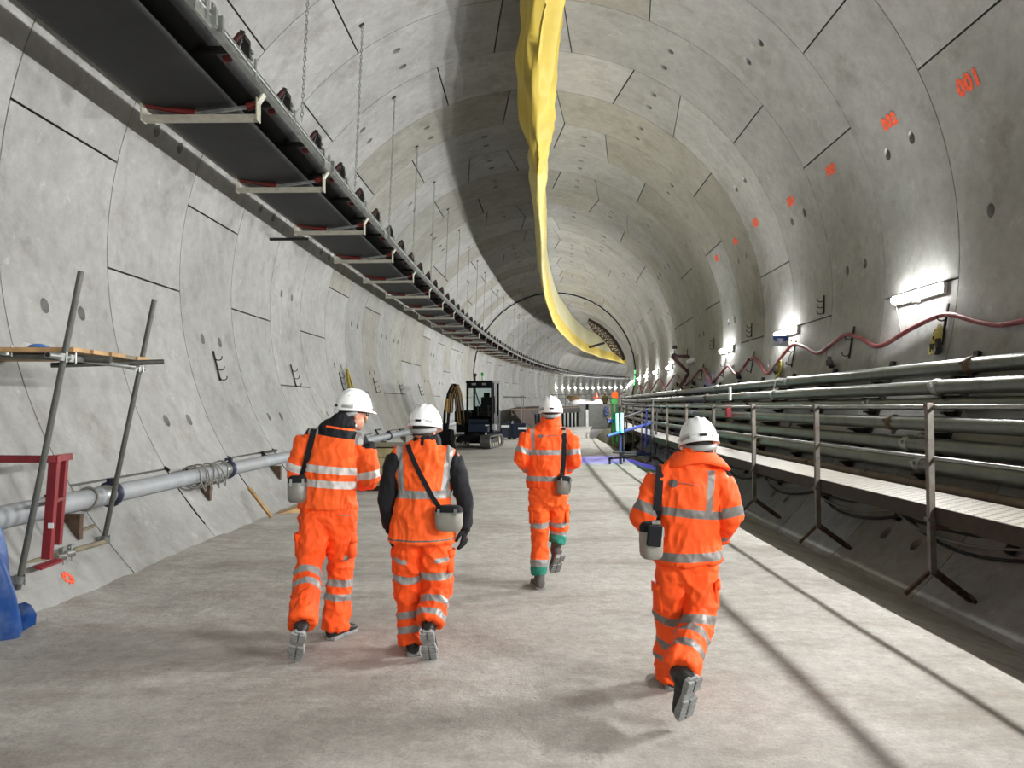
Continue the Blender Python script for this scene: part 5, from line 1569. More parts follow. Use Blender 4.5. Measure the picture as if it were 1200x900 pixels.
# =============== third walker, farthest away
D = 6.95
hL, tL = J(634, 690, 6.88), J(627, 686, 7.14); hR, tR = J(657, 652, 6.95), J(649, 673, 7.16)
hL.z = .002; tL.z = .002
p3 = dict(seed=3, ctr=J(641, 600, D), head=J(645.5, 483, 6.97), hf=(.05, .98, -.12), hu=(0, .12, 1), neck=J(645, 496, 6.95),
    torso=[J(645, 495, 6.95), J(643, 507, 6.95), J(642, 520, 6.95), J(641, 538, 6.95), J(641, 556, 6.95), J(641, 571, 6.95)],
    torso_r=[(.08, .08), (.165, .110), (.200, .130), (.186, .130), (.176, .130), (.182, .135)],
    shL=J(619, 511, 6.94), elL=J(611, 536, 6.9), wrL=J(618, 550, 7.1), shR=J(669, 512, 6.94), elR=J(672.5, 537, 6.9), wrR=J(665, 551, 7.1),
    handL=((.5, .8, -.2), (0, 0, -1), -1), handR=((-.5, .8, -.2), (0, 0, -1), 1),
    hipL=J(633, 580, 6.94), hipR=J(653, 580, 6.96), knL=J(633, 622, 6.98), knR=J(655, 620, 7.08), anL=J(633, 666, 6.93), anR=J(656, 651, 7.07),
    hemL=J(633, 671, 6.92), hemR=J(655, 656, 7.07), heelL=hL, toeL=tL, heelR=hR, toeR=tR, fupL=(0, 0, 1), fupR=(-.25, .5, .8),
    leg_r=[.094, .086, .078, .072, .070], waist_r=.175, arm_r=[.068, .070, .064, .058, .046], sleeves='long', collar=.075, hemup=.06, boot='boot_grey',
    tr_mats=[M['orange'], M['silver'], M['teal']], jk_mats=[M['orange2'], M['silver']])
def tp(c):
    for s_ in 'LR':
        L0 = (p3['hem' + s_] - p3['kn' + s_]).length
        c.band(('leg' + s_, 'shin' + s_), p3['hip' + s_], p3['kn' + s_], .245, .295, 1)
        c.band(('shin' + s_,), p3['kn' + s_], p3['hem' + s_], L0 - .14, L0 - .075, 1)
        c.band(('shin' + s_,), p3['kn' + s_], p3['hem' + s_], L0 - .075, L0 + .03, 2)
def jp(c):
    z = lambda v: J(641, v, 6.85).z
    for v0, v1 in ((527, 533), (558, 564)):
        c.band(('torso',), Vector((0, 0, z(v0))), Vector((0, 0, 0)), 0, z(v0) - z(v1), 1)
    for s_ in 'LR':
        c.band(('arm' + s_,), p3['sh' + s_], p3['el' + s_], .125, .175, 1); c.band(('fore' + s_,), p3['el' + s_], p3['wr' + s_], .12, .17, 1)
    for x0, x1 in ((622, 626.5), (660, 664)):
        a0, b0 = J(x0, 510, 6.85), J(x1, 510, 6.85)
        near = lambda p: p.z > z(530)
        c.cut(a0, Vector((1, 0, 0)), near); c.cut(b0, Vector((1, 0, 0)), near)
        for f in c.bm.faces:
            q = f.calc_center_median()
            if q.z > z(528) and a0.x < q.x < b0.x and c.cls(q) == 'torso': f.material_index = 1
p3['trouser_paint'] = tp; p3['jacket_paint'] = jp
P3, jk3, jt3, tt3 = person('person in orange suit with teal trouser cuffs, farthest of the four walkers', p3)
canister(None, J(660.5, 568.5, 6.78), .15, .135, .165, .10, 'silver metal rescue canister at the right hip of the farthest walker', 'canister', [jt3],
    [(660, 502, 6.8), (661, 510, 6.8), (661, 522, 6.8), (661, 534, 6.8), (660, 546, 6.8), (659, 554, 6.8), J(659, 560, 6.78)], .042, lean=.12)
dk = M['piping']
decal(jt3, [disc(633.5, 511, 3, 2.3)], 'round_emblem', dk, P3)
decal(jt3, quadstrip([(638, 511), (642, 511), (646, 510.6), (650, 510.4), (654, 510.4)], .8), 'faded_lettering', dk, P3)
mb = MB(); mb.sphere(p3['knR'] + Vector((.09, -.03, .17)), (.02, .028, .03), 8); o = mb.build('teal_patch', M['teal'], P3)

# =============== right walker, nearest
D = 4.30
hL, tL = J(789, 806, 4.45), J(778, 800, 4.72); hR, tR = J(815, 797, 3.78), J(799, 849, 3.93)
hL.z = .002; tL.z = .002; tR.z = .012
p4 = dict(seed=4, ctr=J(803, 600, D), head=J(819, 520, 4.32), hf=(.10, .95, -.28), hu=(-.05, .28, 1), neck=J(815, 538, 4.30),
    torso=[J(814, 537, 4.30), J(809, 553, 4.30), J(806, 580, 4.30), J(805, 610, 4.30), J(805, 636, 4.30), J(805.5, 657, 4.30)],
    torso_r=[(.08, .08), (.165, .105), (.195, .130), (.182, .135), (.178, .140), (.196, .160)],
    shL=J(773, 560, 4.29), elL=J(754, 606, 4.27), wrL=J(768, 628, 4.47), shR=J(845, 562, 4.29), elR=J(856, 606, 4.26), wrR=J(842, 632, 4.45),
    handL=((.5, .8, -.2), (0, 0, -1), -1), handR=((-.5, .8, -.2), (0, 0, -1), 1),
    hipL=J(789, 662, 4.29), hipR=J(819, 662, 4.30), knL=J(786, 728, 4.36), knR=J(820, 722, 4.22), anL=J(789, 785, 4.43), anR=J(812, 776, 3.92),
    hemL=J(790, 794, 4.42), hemR=J(814, 782, 3.98), heelL=hL, toeL=tL, heelR=hR, toeR=tR, fupL=(0, 0, 1), fupR=(-.5, .8, .4),
    leg_r=[.098, .090, .084, .086, .088], waist_r=.170, arm_r=[.070, .072, .066, .058, .046], sleeves='long', collar=.04,
    tr_mats=[M['orange2'], M['tape_dark']], jk_mats=[M['orange2'], M['tape_dark']])
def tp(c):
    for s_, a in (('L', .08), ('R', .16)):
        c.band(('shin' + s_,), p4['kn' + s_], p4['hem' + s_], a, a + .05, 1); c.band(('shin' + s_,), p4['kn' + s_], p4['hem' + s_], a + .11, a + .16, 1)
        c.band(('leg' + s_, 'shin' + s_), p4['hip' + s_], p4['kn' + s_], .275, .325, 1)
def jp(c):
    z = lambda v: J(805, v, 4.15).z
    def tb(v0, v1, tilt):
        z1, z0 = z(v0), z(v1); cx_ = p4['torso'][3].x; n_ = Vector((tilt, 0, 1)).normalized(); h = lambda p: p.z + tilt * (p.x - cx_)
        pr = lambda p: z0 - .04 < h(p) < z1 + .04 and c.cls(p) == 'torso'
        c.cut(Vector((cx_, 0, z0)), n_, pr); c.cut(Vector((cx_, 0, z1)), n_, pr)
        for f in c.bm.faces:
            q = f.calc_center_median()
            if z0 < h(q) < z1 and c.cls(q) == 'torso': f.material_index = 1
    tb(598, 608, .10); tb(649, 659, -.02)
    for s_ in 'LR':
        c.band(('arm' + s_,), p4['sh' + s_], p4['el' + s_], .16, .215, 1); c.band(('fore' + s_,), p4['el' + s_], p4['wr' + s_], .13, .18, 1)
    for x0, x1, x0b, x1b in ((768, 776, 768, 776), (833, 842, 827, 836)):
        a0, a1 = J(x0, 555, 4.15), J(x0b, 605, 4.15); b0, b1 = J(x1, 555, 4.15), J(x1b, 605, 4.15)
        na = Vector((-(a1 - a0).z, 0, (a1 - a0).x)).normalized(); nb = Vector((-(b1 - b0).z, 0, (b1 - b0).x)).normalized()
        near = lambda p: p.z > z(606)
        c.cut(a0, na, near); c.cut(b0, nb, near)
        for f in c.bm.faces:
            q = f.calc_center_median()
            if z(602) < q.z < z(553) and (q - a0).dot(na) * (q - b0).dot(nb) < 0 and c.cls(q) == 'torso': f.material_index = 1
p4['trouser_paint'] = tp; p4['jacket_paint'] = jp
P4, jk4, jt4, tt4 = person('person in orange suit with dark grey tape, nearest walker on the right', p4)
# wide hood-like collar lying on the shoulders
mb = MB(); rows = []
nb = p4['torso'][0]
for i in range(6):
    q = i / 5; row = []
    for k in range(33):
        a = R(150 + 240 * k / 32)
        row.append(nb + Vector(((.085 + .085 * q) * math.cos(a) * 1.10 + .01 * q, (.085 + .035 * q) * math.sin(a) - .0, .035 + .012 * math.sin(q * 3) - .060 * q - .045 * q * abs(math.cos(a)) ** 2 + .008 * noise.noise(Vector((math.cos(a) * 3, math.sin(a) * 3, q * 2))))))
    rows.append(row)
mb.loft(rows, 0, True, False, False); o = mb.build('folded_hood', M['orange2'], P4); md = o.modifiers.new('s', 'SOLIDIFY'); md.thickness = .016; md.offset = 0
canister(None, J(763, 633, 4.06), .25, .12, .195, .12, 'matt grey rescue canister with black clasp at the left hip of the nearest walker', 'canister_matt', [jt4],
    [(773, 546, 4.1), (773, 556, 4.1), (772, 570, 4.1), (771, 584, 4.1), (770, 598, 4.08), (769, 611, 4.05), J(767, 620, 4.03)], .045)
mb = MB(); mb.box(J(769, 612, 4.02), (.045, .012, .02)); mb.build('strap_buckle', M['galv'], bpy.data.objects['rescue_canister.003'])
mb = MB(); c = J(767, 628, 3.99); mb.box(c, (.075, .03, .11), Matrix.Rotation(.1, 3, 'Y')); mb.build('clasp', M['cloth_black'], bpy.data.objects['rescue_canister.003'], .006)
decal(jt4, [disc(789, 566.5, 5.5, 5)], 'round_emblem', dk, P4)
decal(jt4, quadstrip([(797, 566), (803, 566.5), (809, 567.5), (815, 569), (821, 570)], 1.6), 'faded_lettering', mat('faded_print', (200, 96, 70), .7), P4)
# ------------------------------------------------------------------ excavator
def excavator():
    s0, X0 = 30.0, -2.62
    t = thing('excavator', 'black and ochre mini excavator on tracks parked far ahead by the left wall', 'excavator', T(s0, X0, 0))
    F = frame(s0) @ Matrix.Rotation(R(-8), 3, 'Z')
    O = T(s0, X0, 0)
    def L_(x, y, z): return O + F @ Vector((x, y, z))
    def bx(mb, c, sz, mi=0, rx=0, rz=0, ry=0): mb.box(L_(*c), sz, F @ Matrix.Rotation(rz, 3, 'Z') @ Matrix.Rotation(ry, 3, 'Y') @ Matrix.Rotation(rx, 3, 'X'), mi)
    # tracks
    for nm, x in (('left', -.62), ('right', .78)):
        mb = MB(); prof = []
        for k in range(40):
            q = k / 40
            L = 1.9; r_ = .24
            per = 2 * L + 2 * math.pi * r_; d = q * per
            if d < L: y, z = -L / 2 + d, 2 * r_
            elif d < L + math.pi * r_: a = (d - L) / r_; y, z = L / 2 + r_ * math.sin(a), r_ + r_ * math.cos(a)
            elif d < 2 * L + math.pi * r_: y, z = L / 2 - (d - L - math.pi * r_), 0
            else: a = (d - 2 * L - math.pi * r_) / r_; y, z = -L / 2 - r_ * math.sin(a), r_ - r_ * math.cos(a)
            prof.append((y, z))
        inn = [(y * .93, .24 + (z - .24) * .82) for y, z in prof]
        n = len(prof)
        vs = [L_(x + sx, y, z + .02) for sx in (-.19, .19) for y, z in prof] + [L_(x + sx, y, z + .02) for sx in (-.19, .19) for y, z in inn]
        fs = []
        for k in range(n):
            k2 = (k + 1) % n
            fs += [(k, k2, n + k2, n + k), (2 * n + k, 3 * n + k, 3 * n + k2, 2 * n + k2), (k, 2 * n + k, 2 * n + k2, k2), (n + k, n + k2, 3 * n + k2, 3 * n + k)]
        mb.add(vs, fs, 0)
        for k in range(n):
            y, z = prof[k]; y2, z2 = prof[(k + 1) % n]; an = math.atan2(z2 - z, y2 - y)
            mb.box(L_(x, (y + y2) / 2, (z + z2) / 2 + .02), (.40, .07, .035), F @ Matrix.Rotation(an, 3, 'X'))
        tr = mb.build('track', M['ex_steel'], t)
        mb = MB()
        for y in (-.95, .95): mb.cyl(L_(x - .13, y, .26), L_(x + .13, y, .26), .18, 18)
        for y in (-.55, -.18, .18, .55): mb.cyl(L_(x - .12, y, .13), L_(x + .12, y, .13), .085, 12)
        q = mb.build('wheels', M['white_steel']); q.parent = tr
        mb = MB(); bx(mb, (x, 0, .27), (.14, 1.7, .16)); q = mb.build('track_frame', M['dark_steel']); q.parent = tr
    mb = MB(); bx(mb, (.08, 0, .38), (1.2, .9, .22)); mb.cyl(L_(.08, 0, .45), L_(.08, 0, .60), .42, 24); mb.build('undercarriage', M['ex_black'], t)
    mb = MB(); bx(mb, (.08, 1.45, .27), (1.75, .06, .36), rx=-.15); bx(mb, (-.2, 1.15, .30), (.08, .7, .10)); bx(mb, (.36, 1.15, .30), (.08, .7, .10)); mb.build('blade', M['ex_black'], t, .01)
    # house
    mb = MB(); bx(mb, (.12, .45, .86), (1.55, 1.3, .52)); bx(mb, (-.45, .2, 1.25), (.42, 1.2, .45)); bx(mb, (.12, 1.05, 1.15), (1.5, .35, .7)); mb.build('engine_house', M['ex_black'], t, .05)
    mb = MB(); bx(mb, (.36, -.38, .88), (.80, .4, .50)); mb.build('front_panel', M['navy'], t, .02)
    # cab frame: posts and roof
    x0, x1, y0, y1, z0, z1 = -.08, .92, -.55, .55, .95, 2.60
    mb = MB()
    for x, y in ((x0, y0), (x1, y0), (x0, y1), (x1, y1)): mb.beam(L_(x, y, z0), L_(x, y + (.04 if y < 0 else 0), z1), .08, .08, F @ Vector((0, 1, 0)))
    bx(mb, ((x0 + x1) / 2, (y0 + y1) / 2, z1 + .01), (x1 - x0 + .10, y1 - y0 + .12, .10)); bx(mb, ((x0 + x1) / 2, y0, z1 - .14), (x1 - x0, .05, .20))
    bx(mb, ((x0 + x1) / 2, y0, z0 + .04), (x1 - x0, .06, .10)); bx(mb, (x1, 0, z0 + .16), (.04, y1 - y0, .34)); bx(mb, (x0, 0, z0 + .16), (.04, y1 - y0, .34)); bx(mb, (x1, .05, (z0 + z1) / 2), (.04, .06, z1 - z0))
    bx(mb, ((x0 + x1) / 2, y1, z0 + .35), (x1 - x0, .04, .7))
    mb.build('cab_frame', M['ex_black'], t, .015)
    mb = MB(); bx(mb, ((x0 + x1) / 2, y0 + .01, 1.80), (x1 - x0 - .08, .012, 1.2)); mb.build('windscreen', M['glass'], t)
    mb = MB(); bx(mb, ((x0 + x1) / 2, y1 - .01, 1.98), (x1 - x0 - .08, .012, .95)); mb.build('rear_window', M['glass'], t)
    mb = MB(); bx(mb, (x1 - .01, .3, 1.9), (.012, .4, 1.1)); mb.build('side_window', M['glass'], t)
    mb = MB(); bx(mb, (x1 + .05, -.25, 1.75), (.05, .5, 1.65)); bx(mb, (x1 + .09, -.45, 1.7), (.03, .03, .7)); mb.build('open_door', M['ex_black'], t, .02)
    mb = MB(); bx(mb, (.46, .22, 1.35), (.50, .48, .14)); bx(mb, (.46, .44, 1.70), (.46, .12, .66), rx=-.15); bx(mb, (.46, .50, 2.10), (.26, .09, .22)); mb.build('seat', M['black'], t, .04)
    for x in (.25, .68):
        mb = MB(); mb.cyl(L_(x, -.12, 1.25), L_(x, -.16, 1.62), .02, 8); mb.sphere(L_(x, -.16, 1.64), .04, 6); mb.build('lever', M['ex_steel'], t)
    for x in (.20, .62):
        mb = MB(); bx(mb, (x, y0 - .06, 2.52), (.16, .07, .08)); mb.build('work_light', M['galv'], t, .01)
    mb = MB(); mb.cyl(L_(.05, .2, 2.64), L_(.05, .2, 2.86), .025, 8); mb.sphere(L_(.05, .2, 2.92), .07, 8); mb.build('beacon', M['dark_steel'], t)
    mb = MB(); mb.cyl(L_(.32, .3, 2.64), L_(.32, .3, 2.9), .02, 8); mb.box(L_(.32, .3, 2.95), (.1, .1, .14)); mb.build('green_beacon', M['green_paint'], t)
    mb = MB(); bx(mb, (.74, -.60, .90), (.16, .02, .04)); mb.build('logo_plate', M['white_plastic'], t)
    mb = MB(); mb.cyl(L_(1.0, -.55, .72), L_(1.0, -.55, .86), .10, 12); mb.sphere(L_(1.0, -.55, .88), (.11, .11, .08), 8); mb.build('lamp_cover', M['harness'], t)
    # boom folded up beside the cab, stick hanging down in front
    def arm(name, pts, wd, hs, mt):
        mb = MB(); secs = []
        P_ = [L_(*p) for p in pts]
        for i, p in enumerate(P_):
            d = (P_[min(i + 1, len(P_) - 1)] - P_[max(i - 1, 0)]).normalized(); sx = F @ Vector((1, 0, 0)); n_ = d.cross(sx).normalized()
            secs.append([p + sx * (wd / 2 * a) + n_ * (hs[i] / 2 * b) for a, b in ((-1, -1), (1, -1), (1, 1), (-1, 1))])
        mb.loft(secs, 0, False); return mb.build(name, M[mt], t, .01)
    arm('boom', [(-.30, -.6, .95), (-.33, -.65, 1.5), (-.38, -.78, 2.1), (-.42, -.98, 2.38), (-.46, -1.12, 2.30)], .20, [.30, .34, .36, .30, .2], 'ex_gold')
    arm('stick', [(-.50, -.98, 2.5), (-.60, -1.15, 2.1), (-.72, -1.22, 1.4), (-.76, -1.25, .75)], .20, [.16, .34, .28, .18], 'ex_black')
    def ram(name, a, b, r1, r2, mt):
        mb = MB(); a = L_(*a); b = L_(*b); m_ = a * .45 + b * .55; mb.cyl(a, m_, r1, 10); mb.cyl(m_, b, r2, 10, 1); return mb.build(name, [M[mt], M['galv']], t)
    ram('boom_ram', (-.18, -.75, .85), (-.28, -.95, 2.0), .06, .035, 'ex_black')
    ram('stick_ram', (-.40, -.8, 2.3), (-.56, -1.1, 2.5), .06, .035, 'ex_black')
    ram('bucket_ram', (-.66, -1.36, 1.95), (-.70, -1.45, 1.0), .06, .035, 'ex_gold')
    for k in range(5):
        mb = MB(); dx = -.25 - .05 * k
        mb.tube([L_(dx, -.75, 1.0), L_(dx - .02, -.95, 1.7 + .05 * k), L_(dx - .08, -1.15, 2.35 + .03 * k), L_(dx - .16, -1.35, 2.1), L_(dx - .2, -1.40, 1.4)], .022, 6); mb.build('hydraulic_hose', M['ex_gold' if k % 2 else 'black'], t)
    mb = MB(); prof = [(y + .72, z) for y, z in [(-1.85, .72), (-2.2, .78), (-2.42, .55), (-2.38, .25), (-2.1, .10), (-1.8, .16), (-1.9, .22), (-2.12, .24), (-2.26, .42), (-2.15, .62)]]
    mb.loft([[L_(x, y, z) for y, z in prof] for x in (-1.05, -.45)], 0, False)
    for x in (-1.04, -.46): mb.add([L_(x, y, z) for y, z in prof[:6]], [tuple(range(6))], 0)
    for k in range(4): bx(mb, (-1.0 + .17 * k, -1.04, .15), (.07, .14, .04))
    mb.build('bucket', M['ex_black'], t)
excavator()

# ------------------------------------------------------------------ skips behind the excavator
for i, (xa, xb, h, mt, lab) in enumerate(((-2.72, -1.55, .78, 'skip_blue', 'blue-grey steel skip beside the excavator tracks'), (-1.50, -.85, .66, 'navy', 'smaller dark blue steel skip right of the blue-grey one'))):
    s = 37.0; t = thing('steel_skip', lab, 'skip', T(s, (xa + xb) / 2, 0), 'steel skips'); f = frame(s)
    mb = MB(); w_ = xb - xa; c = T(s, (xa + xb) / 2, 0)
    P_ = lambda x, y, z: c + f @ Vector((x, y, z))
    for sx, sy, lx, ly in ((0, -.5, w_, .05), (0, .5, w_, .05), (-w_ / 2, 0, .05, 1), (w_ / 2, 0, .05, 1)): mb.box(P_(sx, sy, .08 + h / 2), (lx, ly, h), f)
    mb.box(P_(0, 0, .12), (w_, 1, .05), f); mb.build('body', M[mt], t)
    mb = MB()
    for sx, sy, lx, ly in ((0, -.53, w_ + .08, .05), (0, .53, w_ + .08, .05), (-w_ / 2, 0, .07, 1.1), (w_ / 2, 0, .07, 1.1)): mb.box(P_(sx, sy, .08 + h), (lx, ly, .05), f)
    for x in ([-w_ / 2 + .05, .12, w_ / 2 - .05] if i == 0 else [-w_ / 2 + .05, w_ / 2 - .05]): mb.box(P_(x, -.545, .08 + h / 2), (.06, .04, h), f)
    mb.build('rim_and_ribs', M['dark_steel' if i == 0 else mt], t)
    mb = MB(); mb.box(P_(w_ * .26, -.57, h * .82), (.40, .01, .10), f); mb.build('white_label', M['white_plastic'], t)
    for x in (-w_ * .4, w_ * .4):
        mb = MB(); mb.box(P_(x, -.4, .04), (.12, .14, .08), f); mb.box(P_(x, .4, .04), (.12, .14, .08), f); mb.build('skid', M['black'], t)
# scaffold pole sign frame behind
t = thing('pole_frame', 'thin grey pole frame standing on the floor behind the blue skips', 'frame', T(41, .2, 0))
mb = MB()
s = 41.0
for u in (611, 613.5): mb.cyl(J(u, 500, 41), J(u, 463, 41), .028, 8)
mb.build('upright', M['scaffold'], t)
mb = MB(); mb.cyl(J(590, 465, 41), J(616, 465.5, 41), .028, 8); mb.build('crossbar', M['scaffold'], t)

# ------------------------------------------------------------------ platform, posts and concrete panel further in
SP = 60.0
t = thing('work_platform', 'long raised platform on dark posts across the tunnel in the distance', 'platform', T(SP, 0, 0))
pz = lambda u, v: J(u, v, SP)
yA = SP
mb = MB()
def quadbox(a, b, c_, d_, th):
    vs = [a, b, c_, d_]; mb.add(vs + [v - Vector((0, 0, th)) for v in vs], [(0, 1, 2, 3), (7, 6, 5, 4), (0, 4, 5, 1), (1, 5, 6, 2), (2, 6, 7, 3), (3, 7, 4, 0)], 0)
a = J(598, 479.5, 52); b = J(679, 477, 60.5); c_ = J(733, 474.5, 80); d_ = J(640, 474.5, 80)
for v in (a, b, c_, d_): pass
zt = a.z
quadbox(a, b, Vector((b.x + 4.6, 80, zt + .3)), Vector((a.x + 1.0, 80, zt + .3)), .22)
mb.build('deck', M['rusty'], t)
mb = MB(); mb.beam(a - Vector((0, .05, .25)), b - Vector((0, .05, .25)), .15, .35); mb.build('edge_beam', M['dark_steel'], t)
for i in range(17):
    q = (i + .4) / 17; p_ = a + (b - a) * q
    vb = 497 + 6 * q if q > .25 else 484 + 13 * (q / .25)
    bot = J(0, vb, p_.y).z
    mb = MB(); mb.beam(Vector((p_.x, p_.y, p_.z - .1)), Vector((p_.x, p_.y, bot)), .16, .14, (0, 1, 0)); mb.build('post', M['ex_black'], t)
hb = MB(); q1 = a + (b - a) * .30
lo = [J(601, 482, a.y), J(613, 497, a.y + 1.2), J(626, 498, q1.y)]
hb.add([a - Vector((0, 0, .1)), lo[0], lo[1], Vector((lo[1].x, lo[1].y, a.z - .1)), lo[2], Vector((q1.x, q1.y, q1.z - .1))], [(0, 1, 2, 3), (3, 2, 4, 5)], 0)
hbo = hb.build('hoarding', mat('dark_brown_board', (58, 44, 38), .8), t); mdh = hbo.modifiers.new('s', 'SOLIDIFY'); mdh.thickness = .06
# pale sloping blocks between the posts
for i in range(5):
    p_ = J(616 + 5.2 * i, 500, 57 + i * .5); mb = MB()
    w_ = .32
    mb.add([p_ + Vector(v) for v in ((-.15, 0, -.5), (w_, 0, -.5), (w_ - .02, 0, .0), (-.12, 0, .42), (-.15, .6, -.5), (w_, .6, -.5), (w_ - .02, .6, .0), (-.12, .6, .42))], [(0, 1, 2, 3), (7, 6, 5, 4), (0, 4, 5, 1), (1, 5, 6, 2), (2, 6, 7, 3), (3, 7, 4, 0)], 0)
    o = mb.build('concrete_wedge', M['white_plastic'] if False else M['grey_box']); tag(o, 'small pale concrete wedge under the distant platform, ' + ('leftmost' if i == 0 else NTH[i] + ' from left'), 'wedge', 'concrete wedges under the platform')
# panel
t2 = thing('concrete_bulkhead', 'plain grey concrete bulkhead across the tunnel beside the blue sign', 'bulkhead', J(705, 500, 61))
mb = MB(); a = J(678, 504, 61); 
for u0, u1, yy in ((678, 686.5, 61), (690, 736, 61)):
    p0 = J(u0, 503, yy); p1_ = J(u1, 503, yy); zt2 = J(u0, 473.5, yy).z
    mb.box(((p0.x + p1_.x) / 2, yy + .15, (p0.z + zt2) / 2), (p1_.x - p0.x, .3, zt2 - p0.z))
mb.build('panel', M['grey_box'], t2)
mb = MB(); p_ = J(688.2, 476, 61.3); mb.box((p_.x, 61.4, J(688, 478, 61.3).z - .0), (.22, .1, .62)); mb.build('dark_slot', M['black'], t2)
mb = MB(); p_ = J(688.2, 494, 61); mb.beam(J(688.3, 504, 60.8), J(688, 480, 60.8), .20, .05, (0, 1, 0)); o = mb.build('lit_gap_post', M['white_plastic']); tag(o, 'bright white upright post standing in for the lit gap of the distant bulkhead', 'post')  # white colour stands in for light coming through the bulkhead gap
# blue sign
t = thing('blue_sign', 'small blue and white mandatory sign on the distant bulkhead', 'sign', J(711.5, 482, 60.5))
mb = MB(); c = J(711.5, 482, 60.6); mb.box(c, (.42, .03, .72)); mb.build('board', M['sign_blue'], t)
mb = MB(); mb.cyl(c + Vector((0, -.02, .17)), c + Vector((0, -.04, .17)), .15, 16); mb.box(c + Vector((0, -.025, -.14)), (.34, .01, .04)); mb.box(c + Vector((0, -.025, -.24)), (.34, .01, .04)); mb.build('white_mark', M['sign_white'], t)
mb = MB(); mb.cyl(c + Vector((0, -.045, .17)), c + Vector((0, -.05, .17)), .10, 12); mb.build('inner_disc', M['sign_blue'], t)
# added mound, coloured dark for the shaded invert where the slab stops
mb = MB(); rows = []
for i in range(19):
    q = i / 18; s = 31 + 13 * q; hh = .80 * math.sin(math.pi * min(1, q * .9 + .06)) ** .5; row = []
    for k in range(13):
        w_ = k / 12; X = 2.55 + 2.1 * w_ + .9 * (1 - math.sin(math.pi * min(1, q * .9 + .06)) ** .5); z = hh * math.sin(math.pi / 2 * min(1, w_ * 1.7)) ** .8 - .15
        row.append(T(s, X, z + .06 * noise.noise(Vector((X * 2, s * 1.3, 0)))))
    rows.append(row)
mb.loft(rows, 0, True, False, False); o = mb.build('shaded_invert_mound', mat('shaded_invert_olive', (92, 88, 66), .9, 0, .2, 3, bump=.5, bscale=10)); tag(o, 'dark olive mound standing in for shaded lining at the right wall behind the trolley', 'mound')
# railing and clutter on the platform
t = thing('platform_railing', 'thin grey railing with posts along the far platform', 'railing', J(690, 470, 64))
za = J(640, 475, 64); 
mb = MB()
for v in (462, 466.5): mb.cyl(J(645, v + .5, 64), J(734, v, 66), .03, 6)
mb.build('rail', M['scaffold'], t)
for i in range(12):
    u = 647 + 7.8 * i; mb = MB(); mb.cyl(J(u, 475.5, 64 + i * .15), J(u, 461.5, 64 + i * .15), .03, 6); mb.build('post', M['scaffold'], t)
def blob(name, u, v, d, sz, mt, lab, cat, rot=0):
    mb = MB(); c = J(u, v, d)
    rows = []
    for q in (0, .15, .6, 1):
        k = [1, 1.04, .92, .55][[0, .15, .6, 1].index(q)]
        rows.append([c + Vector((sz[0] / 2 * k * math.copysign(abs(math.cos(a)) ** .6, math.cos(a)), sz[1] / 2 * k * math.copysign(abs(math.sin(a)) ** .6, math.sin(a)), sz[2] * (q - .5))) for a in [2 * math.pi * z / 14 + .1 for z in range(14)]])
    mb.loft(rows, 0, True); o = mb.build(name, M[mt]); tag(o, lab, cat); return o
blob('bulk_bag', 682, 471.5, 63, (2.2, 1.0, .42), 'white_plastic', 'long white bag lying on the distant platform', 'bag')
blob('bulk_bag', 660, 469.5, 66, (1.1, .9, .5), 'harness', 'pale grey bundle on the distant platform above the posts', 'bag')
blob('bulk_bag', 700, 471, 63, (.9, .7, .35), 'white_plastic', 'short white bag on the platform below the orange cone', 'bag')
blob('material_pile', 650, 472, 62.5, (.9, .8, .3), 'dark_steel', 'dark heap at the left end of the distant platform', 'pile')
blob('material_pile', 671, 467, 70, (1.6, .8, .5), 'ex_gold', 'yellow brown stack on the distant platform', 'pile')
for i, (u, v, d) in enumerate(((698.7, 466, 62.5),)):
    t = thing('traffic_cone', 'orange traffic cone standing on the distant platform', 'cone', J(u, v, d)); b0 = J(u, v, d)
    mb = MB(); mb.tube([b0, b0 + Vector((0, 0, .42)), b0 + Vector((0, 0, .48))], [.17, .05, .025], 14); mb.build('cone_body', M['cone'], t)
    mb = MB(); mb.box(b0, (.5, .5, .05)); mb.build('foot', M['cone'], t)
